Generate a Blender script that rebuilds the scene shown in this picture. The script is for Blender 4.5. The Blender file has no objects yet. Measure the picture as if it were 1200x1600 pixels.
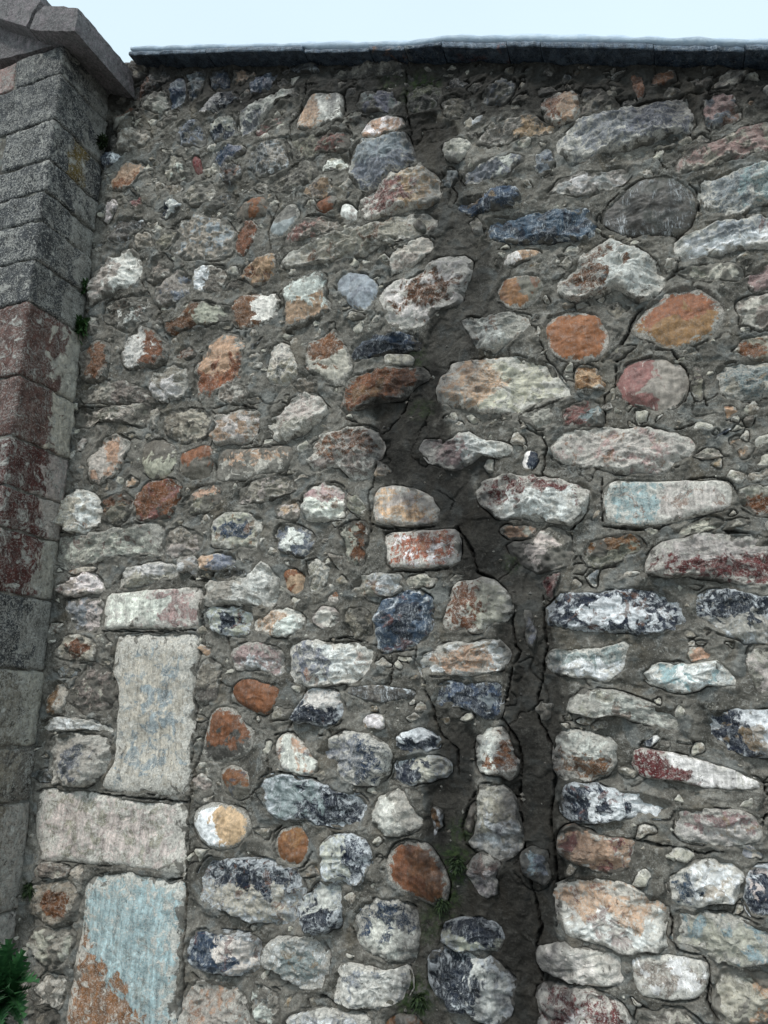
import bpy, math, random
import numpy as np

# ------------------------------------------------------------------ camera, sky, sun, exposure
S = bpy.context.scene
C = S.collection
FPX = 1155.0                      # focal length in pixels of the 1200x1600 photograph
PITCH, TH, DIST, CAMH = math.radians(14.6), math.radians(20), 3.0, 1.6
cd = bpy.data.cameras.new('camera')
cam = bpy.data.objects.new('camera', cd)
C.objects.link(cam)
cam.location = (0, 0, CAMH)
cam.rotation_euler = (math.radians(90) + PITCH, 0, 0)
cd.sensor_fit = 'VERTICAL'
cd.sensor_height = 24.0
cd.lens = 24.0 * FPX / 1600.0
cd.clip_end = 500
S.camera = cam

w = bpy.data.worlds.new('World')
S.world = w
w.use_nodes = True
nt = w.node_tree
nt.nodes.clear()
sky = nt.nodes.new('ShaderNodeTexSky')
sky.sky_type = 'NISHITA'
sky.sun_disc = False
sky.sun_elevation = math.radians(58)
sky.sun_rotation = math.radians(205)
sky.dust_density = 4
bg1 = nt.nodes.new('ShaderNodeBackground'); bg1.inputs[1].default_value = 0.06
bg2 = nt.nodes.new('ShaderNodeBackground'); bg2.inputs[0].default_value = (0.70, 0.86, 0.95, 1); bg2.inputs[1].default_value = .9
tc = nt.nodes.new('ShaderNodeTexCoord')
cn = nt.nodes.new('ShaderNodeTexNoise'); cn.inputs['Scale'].default_value = 1.6; cn.inputs['Detail'].default_value = 3
cr = nt.nodes.new('ShaderNodeMapRange')
cr.inputs[1].default_value = .3; cr.inputs[2].default_value = .7; cr.inputs[3].default_value = .84; cr.inputs[4].default_value = .95
mx = nt.nodes.new('ShaderNodeMixShader')
wo = nt.nodes.new('ShaderNodeOutputWorld')
L = nt.links.new
L(sky.outputs[0], bg1.inputs[0]); L(tc.outputs['Generated'], cn.inputs['Vector']); L(cn.outputs[0], cr.inputs[0])
L(cr.outputs[0], mx.inputs[0]); L(bg1.outputs[0], mx.inputs[1]); L(bg2.outputs[0], mx.inputs[2]); L(mx.outputs[0], wo.inputs[0])

sd = bpy.data.lights.new('sun', 'SUN')
sd.energy = 1.5
sd.angle = math.radians(10)
sd.color = (1.0, 0.97, 0.93)
sun = bpy.data.objects.new('sun', sd)
C.objects.link(sun)
sun.rotation_euler = (math.radians(38), 0, math.radians(-32))
S.view_settings.view_transform = 'Standard'
S.view_settings.look = 'None'
S.view_settings.exposure = 0.42
S.view_settings.gamma = 1.0
S.view_settings.use_curve_mapping = False

rnd = random.Random(7)
rng = np.random.default_rng(7)

# ------------------------------------------------------------------ where a pixel meets the wall
# wall space: u to the right along the wall, z up, d out of the wall towards the viewer
UD = np.array([math.cos(TH), -math.sin(TH), 0.0])
ND = np.array([-math.sin(TH), -math.cos(TH), 0.0])


def wall_uv(x, y, d=0.0):
    x = np.asarray(x, float); y = np.asarray(y, float)
    rx = (x - 600) / FPX; ry = -(y - 800) / FPX
    dx = rx; dy = math.cos(PITCH) - ry * math.sin(PITCH); dz = math.sin(PITCH) + ry * math.cos(PITCH)
    p0 = np.array([0, DIST, 0]) + ND * d
    t = (p0[0] * ND[0] + p0[1] * ND[1]) / (dx * ND[0] + dy * ND[1])
    px = dx * t; py = dy * t; pz = CAMH + dz * t
    return px * UD[0] + (py - DIST) * UD[1], pz


# ------------------------------------------------------------------ noise
_perm = rng.permutation(512)
_gr = rng.random(512) * 2 * math.pi
_gx, _gy = np.cos(_gr), np.sin(_gr)


def perlin(x, y):
    xi = np.floor(x).astype(int); yi = np.floor(y).astype(int)
    xf = x - xi; yf = y - yi
    def g(ix, iy, fx, fy):
        h = _perm[(_perm[ix & 511] + iy) & 511]
        return _gx[h] * fx + _gy[h] * fy
    u = xf * xf * xf * (xf * (xf * 6 - 15) + 10); v = yf * yf * yf * (yf * (yf * 6 - 15) + 10)
    a = g(xi, yi, xf, yf); b = g(xi + 1, yi, xf - 1, yf)
    c = g(xi, yi + 1, xf, yf - 1); e = g(xi + 1, yi + 1, xf - 1, yf - 1)
    return ((a + u * (b - a)) + v * ((c + u * (e - c)) - (a + u * (b - a)))) * 1.5


def fbm(x, y, o=4, r=0.5):
    s = 0; a = 1; n = 0
    for k in range(o):
        s = s + a * perlin(x * 2 ** k + 17.3 * k, y * 2 ** k - 9.1 * k); n += a; a *= r
    return s / n


def sstep(a, b, x):
    t = np.clip((x - a) / (b - a), 0, 1)
    return t * t * (3 - 2 * t)


# ------------------------------------------------------------------ materials
class NT:
    def __init__(s, name):
        s.m = bpy.data.materials.new(name); s.m.use_nodes = True
        s.t = s.m.node_tree; s.t.nodes.clear()
        s.out = s.n('OutputMaterial'); s.b = s.n('BsdfPrincipled'); s.l(s.b.outputs[0], s.out.inputs[0])
    def n(s, k, **kw):
        q = s.t.nodes.new('ShaderNode' + k)
        for a, v in kw.items(): setattr(q, a, v)
        return q
    def l(s, a, b): s.t.links.new(a, b)
    def put(s, i, v):
        if isinstance(v, (int, float)): i.default_value = v
        elif isinstance(v, tuple): i.default_value = v if len(v) == len(i.default_value) else v + (1,)
        else: s.l(v, i)
    def math(s, op, a, b=0.0, c=None, clamp=False):
        q = s.n('Math', operation=op, use_clamp=clamp); s.put(q.inputs[0], a); s.put(q.inputs[1], b)
        if c is not None: s.put(q.inputs[2], c)
        return q.outputs[0]
    def mix(s, f, a, b, mode='MIX'):
        q = s.n('Mix', data_type='RGBA', blend_type=mode); s.put(q.inputs[0], f); s.put(q.inputs[6], a); s.put(q.inputs[7], b)
        return q.outputs[2]
    def rng(s, v, a, b, c=0.0, d=1.0, smooth=True):
        q = s.n('MapRange', interpolation_type='SMOOTHSTEP' if smooth else 'LINEAR'); s.put(q.inputs[0], v)
        for k, x in enumerate((a, b, c, d)): s.put(q.inputs[k + 1], x)
        return q.outputs[0]
    def noise(s, vec, scale, detail=4, rough=.55, dist=0.0):
        q = s.n('TexNoise'); s.l(vec, q.inputs['Vector'])
        for k, v in (('Scale', scale), ('Detail', detail), ('Roughness', rough), ('Distortion', dist)): s.put(q.inputs[k], v)
        return q.outputs[0]
    def scaled(s, vec, x, y, z):
        q = s.n('Mapping'); s.l(vec, q.inputs[0]); q.inputs[3].default_value = (x, y, z)
        return q.outputs[0]
    def oattr(s, name):
        q = s.n('Attribute', attribute_type='OBJECT', attribute_name=name); return q
    def gattr(s, name):
        q = s.n('Attribute', attribute_type='GEOMETRY', attribute_name=name); return q
    def bump(s, h, st, dist, nrm=None):
        q = s.n('Bump'); s.put(q.inputs['Strength'], st); s.put(q.inputs['Distance'], dist); s.l(h, q.inputs['Height'])
        if nrm is not None: s.l(nrm, q.inputs['Normal'])
        return q.outputs[0]


MORTAR_A = (0.088, 0.081, 0.068)
MORTAR_B = (0.22, 0.203, 0.174)


def stone_material():
    N = NT('stone_surface')
    tcn = N.n('TexCoord').outputs['Object']
    av = N.n('VectorMath', operation='ADD'); N.l(tcn, av.inputs[0]); N.l(N.oattr('seedv').outputs['Vector'], av.inputs[1])
    sc_ = N.n('VectorMath', operation='SCALE'); N.l(av.outputs[0], sc_.inputs[0]); N.l(N.oattr('p_freq').outputs['Fac'], sc_.inputs['Scale'])
    P = sc_.outputs[0]
    rim = N.gattr('rim').outputs['Fac']; side = N.gattr('side').outputs['Fac']; stain = N.gattr('stain').outputs['Fac']
    ca, cb, cc = (N.oattr(k).outputs['Color'] for k in ('col_a', 'col_b', 'col_c'))
    f = {k: N.oattr(k).outputs['Fac'] for k in ('p_lime', 'p_smear', 'p_drip', 'p_salt', 'p_gloss', 'p_rind', 'p_worm', 'p_acc', 'p_streak', 'p_bump')}
    n1 = N.noise(P, 11, 6, .62, .6)
    m1 = N.rng(N.math('ADD', n1, N.math('MULTIPLY', side, .32)), .485, .535)
    col = N.mix(m1, ca, cb)
    # tonal mottling of the rock itself
    n4 = N.noise(P, 42, 6, .7, .4)
    v = N.rng(n4, .3, .7, N.math('SUBTRACT', .62, N.math('MULTIPLY', f['p_worm'], .35)), 1.6, False)
    col = N.mix(1.0, col, v, 'MULTIPLY')
    sk = N.rng(N.noise(N.scaled(P, 46, 46, 5), 1.0, 5, .65, .3), .3, .7, .45, 1.6, False)
    col = N.mix(f['p_streak'], col, N.mix(1.0, col, sk, 'MULTIPLY'))
    ac = N.rng(N.noise(P, 13, 5, .6, .8), .575, .61)
    col = N.mix(N.math('MULTIPLY', ac, f['p_acc']), col, N.oattr('col_d').outputs['Color'])
    # veins and mineral drips running down the face
    dr = N.noise(N.scaled(P, 95, 30, 16), 1.0, 5, .65, 1.6)
    d2 = N.noise(P, 60, 3, .6, 2.5)
    dm = N.math('MAXIMUM', N.rng(dr, .555, .585), N.math('MULTIPLY', N.rng(N.math('ABSOLUTE', N.math('SUBTRACT', d2, .5)), .0, .035, 1, 0), .6))
    dk = N.rng(N.noise(P, 17, 3, .6, .5), .42, .6)
    col = N.mix(N.math('MULTIPLY', N.math('MULTIPLY', dm, dk), f['p_drip']), col, cc)
    # lime coat
    n2 = N.noise(P, 24, 8, .68, .9)
    rim3 = N.math('POWER', rim, 3.0)
    sp0 = N.noise(P, 120, 4, .7)
    lm = N.rng(N.math('ADD', N.math('ADD', n2, N.math('MULTIPLY', rim3, .2)), f['p_lime']), .58, .66)
    lc = N.mix(N.rng(N.noise(P, 80, 5, .7), .3, .7), N.mix(1.0, cc, (.42, .42, .42), 'MULTIPLY'), N.mix(1.0, cc, (1.3, 1.3, 1.3), 'MULTIPLY'))
    col = N.mix(N.math('MULTIPLY', lm, .9), col, lc)
    rd = N.rng(N.math('ADD', rim, N.math('MULTIPLY', N.math('SUBTRACT', n2, .5), .9)), .80, .87)
    col = N.mix(N.math('MULTIPLY', rd, f['p_rind']), col, N.mix(N.rng(sp0, .4, .6), (.17, .16, .14), (.42, .39, .34)))
    # wormy light crusts and dark hollows of the weathered skin
    wm = N.rng(N.math('ABSOLUTE', N.math('SUBTRACT', N.noise(P, 46, 4, .62, 1.2), .5)), .012, .05, 1, 0)
    wk = N.math('MULTIPLY', N.math('MULTIPLY', wm, f['p_worm']), N.rng(N.noise(P, 12, 4, .6), .38, .55))
    col = N.mix(wk, col, N.mix(.65, col, cc))
    dh = N.math('MULTIPLY', N.rng(N.noise(P, 38, 5, .65, 1.0), .41, .33), f['p_worm'])
    col = N.mix(dh, col, N.mix(1.0, col, (.22, .21, .2), 'MULTIPLY'))
    # light and dark grains
    sp = N.noise(P, 150, 4, .75, .3)
    col = N.mix(N.math('MULTIPLY', N.rng(sp, .54, .62), f['p_salt']), col, N.mix(.5, cc, (.5, .49, .46)))
    pit = N.noise(P, 75, 5, .7, .7)
    col = N.mix(N.math('MULTIPLY', N.rng(pit, .40, .31), N.math('ADD', f['p_salt'], .35, clamp=True)), col, N.mix(1.0, col, (.16, .15, .14), 'MULTIPLY'))
    # mortar smeared over the stone
    n3 = N.noise(P, 15, 7, .62, .5)
    rim5 = N.math('POWER', rim, 5.0)
    sm = N.rng(N.math('ADD', N.math('ADD', n3, N.math('MULTIPLY', rim5, .22)), f['p_smear']), .60, .65)
    mc = N.mix(N.rng(N.noise(P, 30, 6, .7), .35, .65), MORTAR_A, MORTAR_B)
    col = N.mix(N.math('MULTIPLY', sm, .92), col, mc)
    # wet, algae-dark stains down the wall, plus shade painted under the coping
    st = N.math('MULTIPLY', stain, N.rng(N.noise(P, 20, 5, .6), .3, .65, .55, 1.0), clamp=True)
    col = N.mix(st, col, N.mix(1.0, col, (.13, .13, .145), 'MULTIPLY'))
    N.l(col, N.b.inputs['Base Color'])
    rg = N.math('SUBTRACT', N.rng(n4, .3, .7, .55, .9, False), N.math('MULTIPLY', f['p_gloss'], N.math('SUBTRACT', 1.0, N.math('MAXIMUM', sm, lm))), clamp=True)
    N.l(N.math('SUBTRACT', rg, N.math('MULTIPLY', st, .15)), N.b.inputs['Roughness'])
    h = N.math('ADD', N.math('MULTIPLY', n4, .6), N.math('ADD', N.math('MULTIPLY', sp, .25), N.math('ADD', N.math('MULTIPLY', n3, .5), N.math('ADD', N.math('MULTIPLY', sm, .16), N.math('MULTIPLY', lm, .1)))))
    vor = N.n('TexVoronoi', feature='DISTANCE_TO_EDGE'); vor.inputs['Scale'].default_value = 16
    dv = N.n('VectorMath', operation='MULTIPLY_ADD'); nn = N.n('TexNoise'); nn.inputs['Scale'].default_value = 14; nn.inputs['Detail'].default_value = 4; N.l(P, nn.inputs['Vector'])
    N.l(nn.outputs['Color'], dv.inputs[0]); dv.inputs[1].default_value = (.12, .12, .12); N.l(P, dv.inputs[2]); N.l(dv.outputs[0], vor.inputs['Vector'])
    ck = N.rng(vor.outputs['Distance'], .0, .05, -.12, 0)
    h = N.math('ADD', h, N.math('MULTIPLY', ck, dk))
    N.l(N.bump(h, f['p_bump'], .03), N.b.inputs['Normal'])
    N.b.inputs['Specular IOR Level'].default_value = .3
    return N.m


def mortar_material():
    N = NT('mortar_surface')
    P = N.n('TexCoord').outputs['Object']
    stain = N.gattr('stain').outputs['Fac']; moss = N.gattr('moss').outputs['Fac']; dirt = N.gattr('dirt').outputs['Fac']
    a = N.noise(P, 4.5, 7, .62, .6); b = N.noise(P, 34, 7, .72, .4); g = N.noise(P, 170, 3, .7)
    col = N.mix(N.rng(a, .36, .64), MORTAR_A, MORTAR_B)
    v = N.rng(b, .3, .7, .5, 1.5, False)
    col = N.mix(1.0, col, v, 'MULTIPLY')
    wm = N.rng(N.math('ABSOLUTE', N.math('SUBTRACT', N.noise(P, 40, 4, .62, 1.2), .5)), .01, .04, 1, 0)
    col = N.mix(N.math('MULTIPLY', N.math('MULTIPLY', wm, .45), N.rng(N.noise(P, 7, 4), .48, .6)), col, (.38, .37, .33))
    c3 = N.noise(P, 9, 5, .6, .8)
    col = N.mix(N.math('MULTIPLY', N.rng(c3, .52, .62), .5), col, (.2, .215, .21))
    col = N.mix(N.math('MULTIPLY', N.rng(N.noise(N.scaled(P, 1, 1, .5), 6, 6, .6, .5), .54, .66), .5), col, (.15, .125, .09))
    col = N.mix(N.math('MULTIPLY', N.rng(g, .58, .66), .55), col, (.42, .41, .38))
    col = N.mix(N.math('MULTIPLY', N.rng(g, .42, .35), .5), col, (.035, .033, .03))
    lm = N.noise(P, 26, 8, .7, 1.0)
    col = N.mix(N.math('MULTIPLY', N.rng(lm, .56, .66), .55), col, (.4, .385, .35))
    col = N.mix(N.math('MULTIPLY', dirt, .8, clamp=True), col, (.03, .028, .025))
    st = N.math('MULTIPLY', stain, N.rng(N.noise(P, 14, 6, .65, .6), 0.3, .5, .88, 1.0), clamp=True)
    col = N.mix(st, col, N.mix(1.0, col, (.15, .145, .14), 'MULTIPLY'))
    ms = N.math('MULTIPLY', moss, N.rng(N.noise(P, 40, 5, .7), .42, .56), clamp=True)
    col = N.mix(ms, col, N.mix(N.rng(b, .4, .6), (.012, .022, .008), (.035, .055, .016)))
    N.l(col, N.b.inputs['Base Color'])
    N.l(N.math('SUBTRACT', .9, N.math('MULTIPLY', st, .2)), N.b.inputs['Roughness']); N.b.inputs['Specular IOR Level'].default_value = .2
    h = N.math('ADD', N.math('MULTIPLY', b, .7), N.math('ADD', N.math('MULTIPLY', g, .22), N.math('ADD', N.math('MULTIPLY', lm, .45), N.math('MULTIPLY', c3, .5))))
    N.l(N.bump(h, .8, .015), N.b.inputs['Normal'])
    return N.m


def plain(name, ca, cb, scale, rough=.7, bumpd=.004, trans=None):
    N = NT(name)
    P = N.n('TexCoord').outputs['Object']
    n = N.noise(P, scale, 6, .65, .4)
    N.l(N.mix(N.rng(n, .35, .65), ca, cb), N.b.inputs['Base Color'])
    N.b.inputs['Roughness'].default_value = rough
    N.l(N.bump(n, .8, bumpd), N.b.inputs['Normal'])
    if trans: N.b.inputs['Subsurface Weight'].default_value = trans
    return N.m


M_STONE = stone_material()
M_MORTAR = mortar_material()
M_SNOW = plain('snow_surface', (.45, .55, .65), (.56, .65, .73), 20, .8, .01)
M_LEAF = plain('leaf_surface', (.010, .045, .014), (.032, .105, .032), 18, .45, .003)
M_GRASS = plain('grass_surface', (.02, .06, .014), (.05, .11, .03), 30, .5, .002)
M_MOSS = plain('moss_surface', (.008, .018, .006), (.03, .055, .012), 60, .9, .004)
M_GROUND = plain('paving_surface', (.14, .14, .135), (.24, .24, .23), 6, .8, .004)


def link(name, verts, faces, mat, parent=None, loc=None, smooth=True, attrs=None):
    me = bpy.data.meshes.new(name)
    verts = np.asarray(verts, np.float32)
    if isinstance(faces, tuple):                      # (flat loop indices, loop starts)
        idx, starts = faces
        me.vertices.add(len(verts)); me.vertices.foreach_set('co', verts.ravel())
        me.loops.add(len(idx)); me.loops.foreach_set('vertex_index', np.asarray(idx, np.int32))
        me.polygons.add(len(starts)); me.polygons.foreach_set('loop_start', np.asarray(starts, np.int32))
        me.update(calc_edges=True)
    else:
        me.from_pydata([tuple(map(float, v)) for v in verts], [], faces)
        me.update()
    if smooth: me.polygons.foreach_set('use_smooth', np.ones(len(me.polygons), bool))
    for k, v in (attrs or {}).items():
        at = me.attributes.new(k, 'FLOAT', 'POINT'); at.data.foreach_set('value', np.asarray(v, np.float32))
    me.materials.append(mat)
    o = bpy.data.objects.new(name, me); C.objects.link(o)
    if parent: o.parent = parent
    if loc is not None: o.location = loc
    return o


def empty(name, label, cat, loc, rz=0, group=None):
    o = bpy.data.objects.new(name, None); C.objects.link(o)
    o.location = loc; o.rotation_euler = (0, 0, rz); o['label'] = label; o['category'] = cat
    if group: o['group'] = group
    return o


WALL = empty('rubble_wall', 'tall rough rubble stone wall of mixed cobbles and slates in cracked grey mortar', 'wall', (0, DIST, 0), -TH)
PIER = empty('stone_pier', 'dark weathered squared-block pier projecting at the left end of the rubble wall', 'pier', (0, DIST, 0), -TH)

# ------------------------------------------------------------------ the traced stones
COL = {
    'g': (.26, .228, .185), 'l': (.47, .425, .36), 'w': (.80, .765, .70), 'o': (.20, .076, .032), 'n': (.155, .062, .026),
    'r': (.13, .028, .028), 'b': (.009, .014, .027), 'B': (.036, .06, .10), 'c': (.25, .275, .285), 't': (.47, .31, .20),
    'k': (.06, .054, .046), 'p': (.38, .25, .235), 'e': (.27, .355, .37), 'y': (.21, .105, .045), 'z': (.28, .075, .035), 's': (.135, .12, .10),
    'm': (.07, .075, .04), 'q': (.20, .09, .075), 'u': (.16, .17, .2),
}
KIND_LABEL = {'z': 'red-orange brick with whitish lime patches', 'o': 'orange sandstone cobble', 'n': 'rusty brown stone', 'r': 'maroon and white stone', 'b': 'dark blue-black slate stone with white drips',
              'B': 'blue slate stone', 'w': 'whitish limestone lump', 'y': 'ochre orange cobble', 'p': 'pink speckled stone', 't': 'pale tan stone', 'e': 'pale aqua dressed slab'}
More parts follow.
